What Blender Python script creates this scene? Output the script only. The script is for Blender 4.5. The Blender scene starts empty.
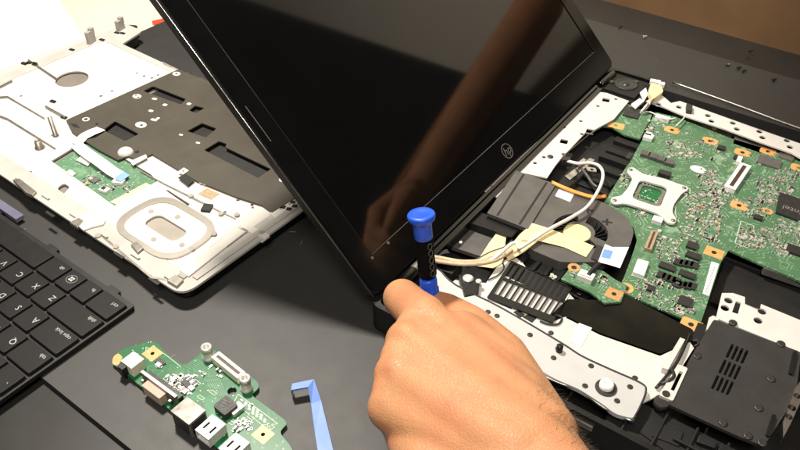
import bpy, math, random
from mathutils import Vector, Matrix
from mathutils.geometry import tessellate_polygon, delaunay_2d_cdt
random.seed(7)
rad = math.radians
C = bpy.context.scene.collection
SC = bpy.context.scene
U = 0.01                                             # everything below is written in centimetres

# ------------------------------------------------------------------ camera
RIGHT = Vector((0.79845457, 0.60204017, 0.00423374))
DOWN = Vector((0.38927681, -0.5108876, -0.76645771))
FWD = Vector((-0.45927537, 0.61362976, -0.64228082))
EYE = 37.484
cam = bpy.data.objects.new('camera', bpy.data.cameras.new('camera')); C.objects.link(cam)
cam.data.lens = 34.74; cam.data.sensor_width = 36
cam.data.clip_start = 0.01; cam.data.clip_end = 50
m = Matrix.Identity(4)
for i in range(3):
    m[i][0] = RIGHT[i]; m[i][1] = -DOWN[i]; m[i][2] = -FWD[i]
m[2][3] = EYE * U
cam.matrix_world = m
SC.camera = cam

# ------------------------------------------------------------------ world, lamp, exposure
w = bpy.data.worlds.new('World'); SC.world = w; w.use_nodes = True
w.node_tree.nodes['Background'].inputs[0].default_value = (1.0, 0.97, 0.93, 1)
w.node_tree.nodes['Background'].inputs[1].default_value = 0.03
ld = bpy.data.lights.new('ceiling_lamp', 'AREA'); ld.shape = 'DISK'; ld.size = 0.11
ld.energy = 14.8; ld.color = (1.0, 0.92, 0.81)
lo = bpy.data.objects.new('ceiling_lamp', ld); C.objects.link(lo)
lo.location = (-0.58, 0.38, 0.82); lo.rotation_euler = (0, 0, 0)
l2 = bpy.data.lights.new('room_lamp', 'AREA'); l2.shape = 'DISK'; l2.size = 0.5
l2.energy = 20; l2.color = (1.0, 0.93, 0.83)
lo2 = bpy.data.objects.new('room_lamp', l2); C.objects.link(lo2)
lo2.location = (0.25, -0.45, 1.35); lo2.rotation_euler = (rad(28), rad(17), 0)
SC.view_settings.view_transform = 'Standard'; SC.view_settings.look = 'None'
SC.view_settings.exposure = 0.0; SC.view_settings.gamma = 1.0
SC.cycles.max_bounces = 8
SC.cycles.use_denoising = True

# ------------------------------------------------------------------ helpers
def ground(px, py, z=0.0):
    """world point (cm) on the plane at height z that the photo shows at pixel px, py of 800 x 450"""
    d = RIGHT * (px - 400) + DOWN * (py - 225) + FWD * 771.994
    t = (z - EYE) / d.z
    return Vector((d.x * t, d.y * t, z))
class Frame:
    """a resting place on the table: an origin and a turn about z"""
    def __init__(s, yaw, ox, oy, oz=0.0):
        s.yaw = yaw; s.o = Vector((ox, oy, oz))
    def p(s, px, py, z):
        v = ground(px, py, z); c, n = math.cos(s.yaw), math.sin(s.yaw)
        return Vector((c * v.x + n * v.y, -n * v.x + c * v.y, z))
    def xy(s, px, py, z):
        v = s.p(px, py, z); return (v.x, v.y)
    def poly(s, z, *pts):
        return [s.xy(a, b, z) for a, b in pts]
    def loc(s):
        c, n = math.cos(s.yaw), math.sin(s.yaw)
        return Vector((c * s.o.x - n * s.o.y, n * s.o.x + c * s.o.y, s.o.z)) * U
LF = Frame(0.0306, -9, 46)          # laptop
PF = Frame(-0.0145, -51, 31)        # palm rest
KF = Frame(0.0, -50, 13)            # keyboard
IF = Frame(0.0, -27, 16)            # port board
MF = Frame(0.0056, 0, 0)            # mat and table
WF = Frame(0.0, 0, 0)

def area(p):
    return sum(p[i][0] * p[(i + 1) % len(p)][1] - p[(i + 1) % len(p)][0] * p[i][1] for i in range(len(p))) / 2
def rnd(pts, r, n=4):
    out = []; k = len(pts)
    for i in range(k):
        p = Vector(pts[i]).to_2d(); a = Vector(pts[i - 1]).to_2d() - p; b = Vector(pts[(i + 1) % k]).to_2d() - p
        rr = min(r[i] if isinstance(r, tuple) else r, a.length * .45, b.length * .45)
        A = p + a.normalized() * rr; B = p + b.normalized() * rr
        for j in range(n + 1):
            t = j / n
            out.append(tuple((A * (1 - t) + p * t) * (1 - t) + (p * (1 - t) + B * t) * t))
    return out
def rect(x0, x1, y0, y1):
    return [(x0, y0), (x1, y0), (x1, y1), (x0, y1)]
def circ(x, y, r, n=16, ry=None):
    return [(x + r * math.cos(2 * math.pi * i / n), y + (ry or r) * math.sin(2 * math.pi * i / n)) for i in range(n)]
def orect(cx, cy, lx, ly, a=0):
    c, s = math.cos(a), math.sin(a)
    return [(cx + c * x - s * y, cy + s * x + c * y) for x, y in ((-lx/2, -ly/2), (lx/2, -ly/2), (lx/2, ly/2), (-lx/2, ly/2))]

def inside(p, ring):
    c = False; j = len(ring) - 1
    for i in range(len(ring)):
        (xi, yi), (xj, yj) = ring[i], ring[j]
        if (yi > p[1]) != (yj > p[1]) and p[0] < (xj-xi)*(p[1]-yi)/(yj-yi) + xi: c = not c
        j = i
    return c
def fill(rings):
    """triangles over the outer ring less the holes, as indices into the flattened rings"""
    if len(rings) == 1: return tessellate_polygon([[Vector((x, y, 0)) for x, y in rings[0]]])
    flat = [Vector(p) for r in rings for p in r]; ed = []; b = 0
    for r in rings:
        k = len(r); ed += [(b+i, b+(i+1) % k) for i in range(k)]; b += k
    vo, eo, fo, ov_, oe, of = delaunay_2d_cdt(flat, ed, [], 0, 1e-6)
    out = []
    for f in fo:
        c = sum((vo[i] for i in f), Vector((0, 0)))/3
        if inside(c, rings[0]) and not any(inside(c, h) for h in rings[1:]):
            if all(ov_[i] for i in f): out.append(tuple(ov_[i][0] for i in f))
    return out

class MB:
    def __init__(s): s.v = []; s.f = []; s.m = []; s.s = []
    def add(s, vs, fs, m=0, smooth=False):
        o = len(s.v); s.v += [Vector(v) for v in vs]
        for f in fs: s.f.append(tuple(i + o for i in f)); s.m.append(m); s.s.append(smooth)
        return s
    def prism(s, outer, z0, z1, holes=(), m=0, smooth=False):
        rings = [list(outer)] + [list(h) for h in holes]
        if area(rings[0]) < 0: rings[0].reverse()
        for h in rings[1:]:
            if area(h) > 0: h.reverse()
        tris = fill(rings)
        flat = [p for r in rings for p in r]; n = len(flat)
        vs = [(x, y, z0) for x, y in flat] + [(x, y, z1) for x, y in flat]; fs = []; sm = []
        for t in tris:
            a, b, c = [flat[i] for i in t]
            if (b[0]-a[0])*(c[1]-a[1]) - (b[1]-a[1])*(c[0]-a[0]) < 0: t = (t[0], t[2], t[1])
            fs.append(tuple(i + n for i in t)); fs.append((t[0], t[2], t[1]))
        s.add(vs, fs, m)
        side = []; b = 0
        for r in rings:
            k = len(r)
            for i in range(k):
                j = (i + 1) % k; side.append((b + i, b + j, b + j + n, b + i + n))
            b += k
        s.add(vs, side, m, smooth)
        return s
    def box(s, x0, x1, y0, y1, z0, z1, m=0):
        return s.prism(rect(min(x0,x1), max(x0,x1), min(y0,y1), max(y0,y1)), z0, z1, m=m)
    def obox(s, cx, cy, lx, ly, a, z0, z1, m=0):
        return s.prism(orect(cx, cy, lx, ly, a), z0, z1, m=m)
    def cyl(s, x, y, r, z0, z1, m=0, n=20, r2=None):
        r2 = r if r2 is None else r2
        vs = [(x + r*math.cos(2*math.pi*i/n), y + r*math.sin(2*math.pi*i/n), z0) for i in range(n)] + \
             [(x + r2*math.cos(2*math.pi*i/n), y + r2*math.sin(2*math.pi*i/n), z1) for i in range(n)]
        s.add(vs, [(i, (i+1) % n, (i+1) % n + n, i + n) for i in range(n)], m, True)
        s.add(vs, [tuple(range(n, 2*n)), tuple(reversed(range(n)))], m)
        return s
    def lathe(s, prof, at, axis=(0,0,1), n=28, m=0, smooth=True):
        q = Vector((0,0,1)).rotation_difference(Vector(axis).normalized()); at = Vector(at)
        vs = []
        for r, h in prof:
            for i in range(n):
                a = 2*math.pi*i/n; vs.append(at + q @ Vector((r*math.cos(a), r*math.sin(a), h)))
        fs = []
        for k in range(len(prof)-1):
            for i in range(n):
                j = (i+1) % n; fs.append((k*n+i, k*n+j, (k+1)*n+j, (k+1)*n+i))
        s.add(vs, fs, m, smooth)
        s.add(vs[:n], [tuple(reversed(range(n)))], m); s.add(vs[-n:], [tuple(range(n))], m)
        return s
    def tube(s, pts, r, n=8, m=0, smoothpath=4, flat=1.0):
        P = [Vector(p) for p in pts]
        if smoothpath and len(P) > 2:
            Q = []
            for i in range(len(P)-1):
                p0 = P[max(i-1,0)]; p1 = P[i]; p2 = P[i+1]; p3 = P[min(i+2,len(P)-1)]
                for j in range(smoothpath):
                    t = j/smoothpath
                    Q.append(0.5*((2*p1)+(p2-p0)*t+(2*p0-5*p1+4*p2-p3)*t*t+(3*p1-p0-3*p2+p3)*t**3))
            Q.append(P[-1]); P = Q
        vs = []; K = len(P)
        for i, p in enumerate(P):
            d = (P[min(i+1,K-1)] - P[max(i-1,0)]).normalized()
            a = d.cross(Vector((0,0,1)))
            if a.length < 1e-4: a = Vector((1,0,0))
            a.normalize(); b = a.cross(d)
            rr = r(i/(K-1)) if callable(r) else r
            for k in range(n):
                t = 2*math.pi*k/n; vs.append(p + a*rr*math.cos(t) + b*rr*flat*math.sin(t))
        fs = [(i*n+k, i*n+(k+1) % n, (i+1)*n+(k+1) % n, (i+1)*n+k) for i in range(K-1) for k in range(n)]
        fs += [tuple(range(n)), tuple(reversed(range((K-1)*n, K*n)))]
        return s.add(vs, fs, m, True)
    def strip(s, left, right, th, m=0):
        """a sheet of thickness th between two 3-D polylines (film, ribbon, tape)"""
        L = [Vector(p) for p in left]; R_ = [Vector(p) for p in right]; k = len(L)
        vs = L + R_ + [p - Vector((0,0,th)) for p in L] + [p - Vector((0,0,th)) for p in R_]
        fs = []
        for i in range(k-1):
            fs += [(i, k+i, k+i+1, i+1), (2*k+i, 2*k+i+1, 3*k+i+1, 3*k+i), (i, i+1, 2*k+i+1, 2*k+i), (k+i, 3*k+i, 3*k+i+1, k+i+1)]
        fs += [(0, 2*k, 3*k, k), (k-1, 2*k-1, 4*k-1, 3*k-1)]
        return s.add(vs, fs, m)
    def text(s, body, mat, size, th=0.003, m=0, shear=0.0):
        """lettering laid in the xy plane of matrix mat (cm)"""
        cu = bpy.data.curves.new('lettering', 'FONT'); cu.body = body; cu.size = size; cu.extrude = th
        cu.align_x = 'CENTER'; cu.align_y = 'CENTER'; cu.shear = shear; cu.resolution_u = 2
        o = bpy.data.objects.new('lettering', cu); C.objects.link(o)
        bpy.context.view_layer.update()
        me = o.evaluated_get(bpy.context.evaluated_depsgraph_get()).to_mesh()
        s.add([mat @ v.co for v in me.vertices], [tuple(p.vertices) for p in me.polygons], m)
        o.to_mesh_clear()
        bpy.data.objects.remove(o); bpy.data.curves.remove(cu)
        return s

def fix_normals(me):
    import bmesh
    bm = bmesh.new(); bm.from_mesh(me); bmesh.ops.recalc_face_normals(bm, faces=bm.faces); bm.to_mesh(me); bm.free()
def obj(name, b, mats, parent=None, frame=WF, bevel=0.0, seg=2, props=None, off=None):
    if parent and name in SPLIT:
        o = None
        for q in pieces(b): o = mesh_obj(name, q, mats, parent, frame, bevel, seg, props, off)
        return o
    return mesh_obj(name, b, mats, parent, frame, bevel, seg, props, off)
def mesh_obj(name, b, mats, parent, frame, bevel, seg, props, off):
    me = bpy.data.meshes.new(name); o_ = off if off is not None else frame.o
    me.from_pydata([tuple((v - o_) * U) for v in b.v], [], b.f)
    if not isinstance(mats, (list, tuple)): mats = [mats]
    for x in mats: me.materials.append(x)
    me.polygons.foreach_set('material_index', b.m); me.polygons.foreach_set('use_smooth', b.s)
    fix_normals(me)
    o = bpy.data.objects.new(name, me); C.objects.link(o)
    if parent: o.parent = parent
    else: o.location = frame.loc(); o.rotation_euler = (0, 0, frame.yaw)
    if bevel:
        md = o.modifiers.new('bevel', 'BEVEL'); md.width = bevel*U; md.segments = seg
        md.limit_method = 'ANGLE'; md.angle_limit = rad(40)
    for k, v in (props or {}).items(): o[k] = v
    return o
SPLIT = set('pressed_seam mounting_pad side_bracket corner_block screw edge_liner bracket_rivet rivet_pad tray_hole steel_clip edge_clip edge_slot rivet screw_hole deck_slot side_port transistor socket_capacitor fan_blade cooling_fin inner_rib screw_tab hinge plug heat_sink_groove screw_cross bay_screw bracket_screw orange_lead beige_lead grey_lead black_lead power_lead antenna_wire socket_nut socket_wing bezel_bump cover_rib latch_socket foam_pad deck_seam bay_block front_tray tray_edge_wire collar_rib'.split())
def pieces(b):
    par = {}
    def find(a):
        while par[a] != a: par[a] = par[par[a]]; a = par[a]
        return a
    key = [tuple(round(c, 4) for c in v) for v in b.v]
    for k in key: par.setdefault(k, k)
    for f in b.f:
        for i in f[1:]: par[find(key[f[0]])] = find(key[i])
    out = {}
    for f, m_, s_ in zip(b.f, b.m, b.s):
        q = out.setdefault(find(key[f[0]]), MB()); o = len(q.v)
        q.v += [b.v[i] for i in f]; q.f.append(tuple(range(o, o+len(f)))); q.m.append(m_); q.s.append(s_)
    res = []
    for q in out.values():                                             # weld the corners again
        ix = {}; nv = []; re = []
        for v in q.v:
            k = tuple(round(c, 4) for c in v)
            if k not in ix: ix[k] = len(nv); nv.append(v)
            re.append(ix[k])
        q.v = nv; q.f = [tuple(re[i] for i in f) for f in q.f]; res.append(q)
    return res
def thing(name, label, cat, frame, group=None):
    o = bpy.data.objects.new(name, None); C.objects.link(o); o.empty_display_size = .02
    o.location = frame.loc(); o.rotation_euler = (0, 0, frame.yaw)
    o['label'] = label; o['category'] = cat
    if group: o['group'] = group
    return o
def tag(o, label, cat, group=None):
    o['label'] = label; o['category'] = cat
    if group: o['group'] = group
    return o

# ------------------------------------------------------------------ materials
def mat(name, col, rough=.5, metal=0., var=.12, vscale=60, bump=0., bscale=400, spec=.5, coat=0., rvar=.1, sss=0., tint=None, alpha=1.0, trans=0.0):
    M = bpy.data.materials.new(name); M.use_nodes = True
    nt = M.node_tree; N = nt.nodes; L = nt.links; P = N['Principled BSDF']
    tc = N.new('ShaderNodeTexCoord')
    n1 = N.new('ShaderNodeTexNoise'); n1.inputs['Scale'].default_value = vscale; n1.inputs['Detail'].default_value = 6
    L.new(tc.outputs['Object'], n1.inputs['Vector'])
    mx = N.new('ShaderNodeMix'); mx.data_type = 'RGBA'
    a = tuple(c*(1-var) for c in col); b = tuple(min(1, c*(1+var)) for c in (tint or col))
    mx.inputs[6].default_value = (*a, 1); mx.inputs[7].default_value = (*b, 1)
    cr = N.new('ShaderNodeMapRange'); cr.inputs[1].default_value = .3; cr.inputs[2].default_value = .7
    L.new(n1.outputs['Fac'], cr.inputs[0]); L.new(cr.outputs[0], mx.inputs[0]); L.new(mx.outputs[2], P.inputs['Base Color'])
    mr = N.new('ShaderNodeMapRange'); mr.inputs[3].default_value = max(.02, rough-rvar); mr.inputs[4].default_value = min(1, rough+rvar)
    n2 = N.new('ShaderNodeTexNoise'); n2.inputs['Scale'].default_value = vscale*2.7; n2.inputs['Detail'].default_value = 4
    L.new(tc.outputs['Object'], n2.inputs['Vector']); L.new(n2.outputs['Fac'], mr.inputs[0]); L.new(mr.outputs[0], P.inputs['Roughness'])
    P.inputs['Metallic'].default_value = metal; P.inputs['Specular IOR Level'].default_value = spec
    P.inputs['Coat Weight'].default_value = coat; P.inputs['Coat Roughness'].default_value = .05
    if sss:
        P.inputs['Subsurface Weight'].default_value = sss; P.inputs['Subsurface Radius'].default_value = (.008, .003, .0015)
        P.inputs['Subsurface Scale'].default_value = .6
    if trans: P.inputs['Transmission Weight'].default_value = trans
    if bump:
        n3 = N.new('ShaderNodeTexNoise'); n3.inputs['Scale'].default_value = bscale; n3.inputs['Detail'].default_value = 5
        L.new(tc.outputs['Object'], n3.inputs['Vector'])
        bp = N.new('ShaderNodeBump'); bp.inputs['Strength'].default_value = bump; bp.inputs['Distance'].default_value = .001
        L.new(n3.outputs['Fac'], bp.inputs['Height']); L.new(bp.outputs[0], P.inputs['Normal'])
    return M
def pcb_mat(name, dark, light, scale=260):
    """solder-mask green with lighter copper tracks showing through"""
    M = bpy.data.materials.new(name); M.use_nodes = True
    nt = M.node_tree; N = nt.nodes; L = nt.links; P = N['Principled BSDF']
    tc = N.new('ShaderNodeTexCoord')
    def tracks(rot, sc):
        mp = N.new('ShaderNodeMapping'); mp.inputs['Rotation'].default_value = (0, 0, rot)
        L.new(tc.outputs['Object'], mp.inputs['Vector'])
        vo = N.new('ShaderNodeTexVoronoi'); vo.distance = 'CHEBYCHEV'; vo.inputs['Scale'].default_value = sc*.35; vo.inputs['Randomness'].default_value = .9
        L.new(mp.outputs[0], vo.inputs['Vector'])
        wv = N.new('ShaderNodeMath'); wv.operation = 'SINE'
        ml = N.new('ShaderNodeMath'); ml.operation = 'MULTIPLY'; ml.inputs[1].default_value = 34
        L.new(vo.outputs['Distance'], ml.inputs[0]); L.new(ml.outputs[0], wv.inputs[0])
        gt = N.new('ShaderNodeMath'); gt.operation = 'GREATER_THAN'; gt.inputs[1].default_value = .55
        L.new(wv.outputs[0], gt.inputs[0]); return gt
    g1 = tracks(0.02, scale); g2 = tracks(rad(45), scale*.8)
    nz = N.new('ShaderNodeTexNoise'); nz.inputs['Scale'].default_value = 70; nz.inputs['Detail'].default_value = 3
    L.new(tc.outputs['Object'], nz.inputs['Vector'])
    pick = N.new('ShaderNodeMath'); pick.operation = 'GREATER_THAN'; pick.inputs[1].default_value = .5; L.new(nz.outputs['Fac'], pick.inputs[0])
    mf = N.new('ShaderNodeMix'); mf.data_type = 'FLOAT'
    L.new(pick.outputs[0], mf.inputs[0]); L.new(g1.outputs[0], mf.inputs[2]); L.new(g2.outputs[0], mf.inputs[3])
    nz2 = N.new('ShaderNodeTexNoise'); nz2.inputs['Scale'].default_value = 130; L.new(tc.outputs['Object'], nz2.inputs['Vector'])
    mr = N.new('ShaderNodeMapRange'); mr.inputs[1].default_value = .42; mr.inputs[2].default_value = .6; mr.inputs[4].default_value = .8
    L.new(nz2.outputs['Fac'], mr.inputs[0])
    mm = N.new('ShaderNodeMath'); mm.operation = 'MULTIPLY'; L.new(mf.outputs[0], mm.inputs[0]); L.new(mr.outputs[0], mm.inputs[1])
    mx = N.new('ShaderNodeMix'); mx.data_type = 'RGBA'; mx.inputs[6].default_value = (*dark, 1); mx.inputs[7].default_value = (*light, 1)
    L.new(mm.outputs[0], mx.inputs[0])
    # tinned via holes
    vd = N.new('ShaderNodeTexVoronoi'); vd.inputs['Scale'].default_value = scale*1.5; L.new(tc.outputs['Object'], vd.inputs['Vector'])
    lt = N.new('ShaderNodeMath'); lt.operation = 'LESS_THAN'; lt.inputs[1].default_value = .13; L.new(vd.outputs['Distance'], lt.inputs[0])
    m2 = N.new('ShaderNodeMix'); m2.data_type = 'RGBA'; m2.inputs[7].default_value = (.5, .55, .42, 1)
    L.new(lt.outputs[0], m2.inputs[0]); L.new(mx.outputs[2], m2.inputs[6]); L.new(m2.outputs[2], P.inputs['Base Color'])
    P.inputs['Roughness'].default_value = .38; P.inputs['Specular IOR Level'].default_value = .4
    return M
def label_mat(name):
    """white sticker with a few grey printed bars"""
    return mat(name, (.8, .79, .75), .6, var=.05, vscale=300)

K_MAT = mat('mat_rubber', (.024, .0232, .0215), .54, var=.06, vscale=30, bump=.06, bscale=1800, spec=.6, rvar=.05)
K_TABLE = mat('black_table', (.012, .011, .010), .45, var=.2, vscale=20, spec=.4)
K_CREAM = mat('cream_table', (.60, .52, .44), .6, var=.05, vscale=15)
K_PAPER = mat('paper', (.86, .85, .83), .8, var=.03, vscale=30)
K_WALL = mat('wall_paint', (.80, .74, .62), .9, var=.08, vscale=3)
K_BROWN = mat('brown_wood', (.20, .112, .052), .6, var=.3, vscale=6)
K_BLACK = mat('black_plastic', (.0062, .0062, .0064), .38, var=.25, vscale=90, bump=.15, bscale=1500, spec=.45)
K_COVER = mat('drive_cover_film', (.030, .0285, .027), .55, var=.15, vscale=70, bump=.2, bscale=1500, spec=.35)
K_DARK = mat('matte_black_plastic', (.0085, .0085, .0085), .6, var=.25, vscale=70, bump=.2, bscale=1500, spec=.35)
K_GLOSS = mat('piano_black', (.003, .003, .003), .09, var=.2, vscale=50, rvar=.03, spec=.5)
K_GLASS = mat('screen_glass', (.002, .002, .002), .05, var=.2, vscale=12, rvar=.012, spec=.66)
K_SILVER = mat('silver_shell', (.41, .395, .365), .5, metal=.0, var=.08, vscale=50, rvar=.08)
K_WHITE = mat('bare_aluminium_sheet', (.60, .575, .53), .42, metal=.0, var=.07, vscale=40, bump=.1, bscale=500)
K_TAUPE = mat('taupe_plastic', (.42, .32, .25), .5, var=.06)
K_SHADE = mat('dull_shield', (.20, .18, .16), .3, metal=.35, var=.35, vscale=160)
K_SHEET = mat('tinned_sheet', (.60, .59, .56), .45, metal=.1, var=.1, vscale=150)
K_STRIP = mat('strip_metal', (.62, .60, .57), .45, var=.06)
K_PALM = mat('palm_shield', (.56, .54, .495), .45, var=.07, vscale=40, bump=.1, bscale=500)
K_LEDGE = mat('cool_grey_metal', (.50, .505, .50), .38, metal=.1, var=.05)
K_RING = mat('pressed_ring', (.60, .56, .50), .34, metal=.8, var=.02, rvar=.02)
K_STEEL = mat('steel', (.62, .60, .56), .3, metal=1., var=.12, vscale=120)
K_DSTEEL = mat('dull_steel', (.30, .28, .25), .42, metal=.8, var=.2, vscale=90)
K_FAN = mat('fan_housing', (.115, .11, .105), .42, metal=.35, var=.15, vscale=70, bump=.12, bscale=900)
K_SKINF = mat('inner_film', (.17, .15, .13), .55, var=.1)
K_HOOK = mat('grey_cast_metal', (.30, .28, .26), .5, var=.1)
K_TRAY = mat('tray_film', (.062, .055, .043), .5, var=.10, vscale=35, bump=.15, bscale=900, spec=.35)
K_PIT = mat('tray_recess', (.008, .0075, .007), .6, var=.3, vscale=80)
K_PCB = pcb_mat('mainboard_green', (.072, .165, .082), (.24, .37, .25), 260)
K_PCB2 = pcb_mat('port_board_green', (.006, .11, .034), (.014, .175, .062), 200)
K_PCB3 = pcb_mat('touchpad_green', (.10, .20, .12), (.16, .29, .18), 200)
K_PAD = mat('copper_pad', (.80, .40, .14), .4, metal=.2, var=.12, vscale=300)
K_PADP = mat('pale_gold_pad', (.58, .30, .12), .42, metal=.2, var=.12, vscale=300)
K_CHIP = mat('chip_epoxy', (.022, .021, .021), .45, var=.2, vscale=250, bump=.2, bscale=2500)
K_CHIPG = mat('grey_chip', (.10, .095, .09), .5, var=.15, vscale=250)
K_CHIPG2 = mat('taupe_film', (.30, .27, .23), .5, var=.1)
K_TAN = mat('tan_ceramic', (.36, .26, .16), .5, var=.2, vscale=500)
K_TIN = mat('solder_tin', (.72, .70, .65), .35, metal=.55, var=.12, vscale=500)
K_CONN = mat('ivory_connector', (.74, .68, .54), .5, var=.08, vscale=200)
K_CONNW = mat('white_connector', (.80, .78, .73), .5, var=.06, vscale=200)
K_SLOT = mat('connector_slot', (.055, .03, .018), .5, var=.3, vscale=400)
K_STICK = label_mat('white_sticker')
K_INK = mat('white_ink', (.38, .38, .365), .6, var=.05)
K_MARK = mat('faded_print', (.20, .19, .18), .6, var=.05)
K_SILK = mat('silkscreen', (.55, .62, .52), .6, var=.05)
K_KEY = mat('key_plastic', (.0115, .0105, .010), .5, var=.12, vscale=60, bump=.18, bscale=2200, spec=.22)
K_KBASE = mat('keyboard_tray', (.007, .007, .007), .5, var=.2, vscale=60)
K_RIM = mat('charcoal_plastic', (.026, .025, .0245), .5, var=.15, vscale=70, bump=.15, bscale=1500, spec=.4)
K_KFRAME = mat('keyboard_frame', (.022, .02, .0185), .5, var=.15, vscale=50)
K_BLUE = mat('blue_plastic', (.010, .085, .62), .42, var=.12, vscale=80, rvar=.06, spec=.5)
K_GRIP = mat('black_grip', (.004, .0045, .005), .7, spec=.05, var=.2, vscale=150, bump=.3, bscale=900)
K_PALEBLUE = mat('periwinkle_plastic', (.115, .225, .60), .45, var=.04, vscale=40, bump=.04, bscale=700)
K_SKIN = mat('skin', (.52, .268, .130), .48, var=.10, vscale=55, bump=.16, bscale=800, spec=.3, sss=.18, tint=(.54, .245, .12))
def skin_detail(M):
    """pores, fine folds and uneven redness"""
    nt = M.node_tree; N = nt.nodes; L = nt.links; P = N['Principled BSDF']; tc = N.new('ShaderNodeTexCoord')
    src = P.inputs['Base Color'].links[0].from_socket
    n = N.new('ShaderNodeTexNoise'); n.inputs['Scale'].default_value = 38; n.inputs['Detail'].default_value = 4; L.new(tc.outputs['Object'], n.inputs['Vector'])
    r = N.new('ShaderNodeMapRange'); r.inputs[1].default_value = .46; r.inputs[2].default_value = .72; r.inputs[4].default_value = .5; L.new(n.outputs['Fac'], r.inputs[0])
    mx = N.new('ShaderNodeMix'); mx.data_type = 'RGBA'; mx.inputs[7].default_value = (.50, .17, .09, 1)
    L.new(r.outputs[0], mx.inputs[0]); L.new(src, mx.inputs[6])
    f = N.new('ShaderNodeTexNoise'); f.inputs['Scale'].default_value = 900; f.inputs['Detail'].default_value = 2; L.new(tc.outputs['Object'], f.inputs['Vector'])
    fr = N.new('ShaderNodeMapRange'); fr.inputs[1].default_value = .62; fr.inputs[2].default_value = .74; fr.inputs[4].default_value = .35; L.new(f.outputs['Fac'], fr.inputs[0])
    m2 = N.new('ShaderNodeMix'); m2.data_type = 'RGBA'; m2.inputs[7].default_value = (.34, .14, .06, 1)
    L.new(fr.outputs[0], m2.inputs[0]); L.new(mx.outputs[2], m2.inputs[6]); L.new(m2.outputs[2], P.inputs['Base Color'])
    v = N.new('ShaderNodeTexVoronoi'); v.feature = 'DISTANCE_TO_EDGE'; v.inputs['Scale'].default_value = 620
    mp = N.new('ShaderNodeMapping'); mp.inputs['Scale'].default_value = (1, .55, 1); mp.inputs['Rotation'].default_value = (0, 0, .6)
    L.new(tc.outputs['Object'], mp.inputs['Vector']); L.new(mp.outputs[0], v.inputs['Vector'])
    g_ = N.new('ShaderNodeTexNoise'); g_.inputs['Scale'].default_value = 150; g_.inputs['Detail'].default_value = 5; L.new(mp.outputs[0], g_.inputs['Vector'])
    ad = N.new('ShaderNodeMath'); ad.operation = 'MULTIPLY_ADD'; ad.inputs[1].default_value = 1.6; L.new(g_.outputs['Fac'], ad.inputs[0])
    mi = N.new('ShaderNodeMath'); mi.operation = 'MINIMUM'; mi.inputs[1].default_value = .16; L.new(v.outputs['Distance'], mi.inputs[0])
    ml = N.new('ShaderNodeMath'); ml.operation = 'MULTIPLY'; ml.inputs[1].default_value = 2.4; L.new(mi.outputs[0], ml.inputs[0]); L.new(ml.outputs[0], ad.inputs[2])
    bp = N.new('ShaderNodeBump'); bp.inputs['Strength'].default_value = .34; bp.inputs['Distance'].default_value = .0009
    L.new(ad.outputs[0], bp.inputs['Height']); L.new(bp.outputs[0], P.inputs['Normal'])
skin_detail(K_SKIN)
K_HAIR = mat('arm_hair', (.045, .025, .013), .5)
K_CREPE = mat('cream_tape', (.76, .62, .36), .6, var=.10, vscale=120, bump=.3, bscale=900)
K_YEL = mat('yellow_label', (.72, .66, .32), .5, var=.06)
K_WIRE = mat('white_wire', (.74, .71, .66), .42, var=.06)
K_TANWIRE = mat('beige_sleeve', (.56, .43, .28), .6, var=.15, vscale=300, bump=.4, bscale=1500)
K_ORANGE = mat('orange_wire', (.75, .33, .06), .42)
K_BWIRE = mat('black_wire', (.012, .012, .012), .45)
K_SCREW = mat('blackened_screw', (.055, .05, .045), .4, metal=.5, var=.2, vscale=200)
K_LBLUE = mat('pale_blue_tape', (.16, .30, .72), .45, var=.08)
K_PURPLE = mat('foil_connector', (.40, .38, .55), .25, metal=.7)
K_RED = mat('red_plastic', (.75, .06, .03), .4)
K_REFLECT = mat('painted_dark_reflection', (.006, .006, .0055), .16, metal=0., var=.5, vscale=40, rvar=.06, spec=.14, tint=(.008, .0075, .005))  # near-black colour standing for what the polished deck mirrors
K_FIN = mat('heatsink_black', (.035, .034, .033), .4, metal=.3, var=.2, vscale=90)
K_BRASS = mat('brass', (.70, .50, .22), .35, metal=.8)

# ------------------------------------------------------------------ setting
b = MB().box(-68.9, 70, -60, 83.4, -4, -.4)
t = obj('table', b, K_TABLE, frame=WF, bevel=.15)
tag(t, 'black table under the grey work mat', 'table')
b = MB().prism(rnd(rect(-68.2, 34, 11.2, 77.1), .25), -.395, 0)
t = obj('work_mat', b, K_MAT, frame=MF, bevel=.06)
tag(t, 'large dark grey rubber mat the laptop parts lie on', 'work mat')
b = MB().box(-190, -69.3, -60, 120, -4, -.6)
t = obj('side_table', b, K_CREAM, frame=WF, bevel=.15)
tag(t, 'cream table top beyond the edge of the grey mat', 'table')
b = MB().prism([tuple(ground(x, y, -.5)[:2]) for x, y in ((-120, 118), (-40, -60), (46, -20), (83, 36))], -.595, -.55)
t = obj('paper_sheet', b, K_PAPER, frame=WF)
tag(t, 'blank white paper sheet on the cream table, top left corner', 'paper')
pt = ground(161, 23, -.4)
b = MB().prism(rnd([(pt.x-.9, pt.y-.6), (pt.x+.3, pt.y-.7), (pt.x+.4, pt.y+.5), (pt.x-.3, pt.y+.8)], .25), -.6, -.2)
t = obj('red_cap', b, K_RED, frame=WF, bevel=.1)
tag(t, 'small red plastic piece at the edge of the cream table', 'cap')
b = MB().box(-68, 4.6, 101, 108, -70, 150)
obj('wall', b, K_WALL, frame=WF, props={'kind': 'structure'})
b = MB().box(-68, 5.2, 99.5, 100.9, -70, 9)
b.box(-68, 5.2, 99.2, 100.95, 9, 10.5)
t = obj('wood_panel', b, K_BROWN, frame=WF, bevel=.2)
tag(t, 'brown wood panel along the wall behind the table', 'panel')
b = MB().box(-200, 150, -100, 150, -74, -72)
obj('floor', b, K_TABLE, frame=WF, props={'kind': 'structure'})

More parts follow.
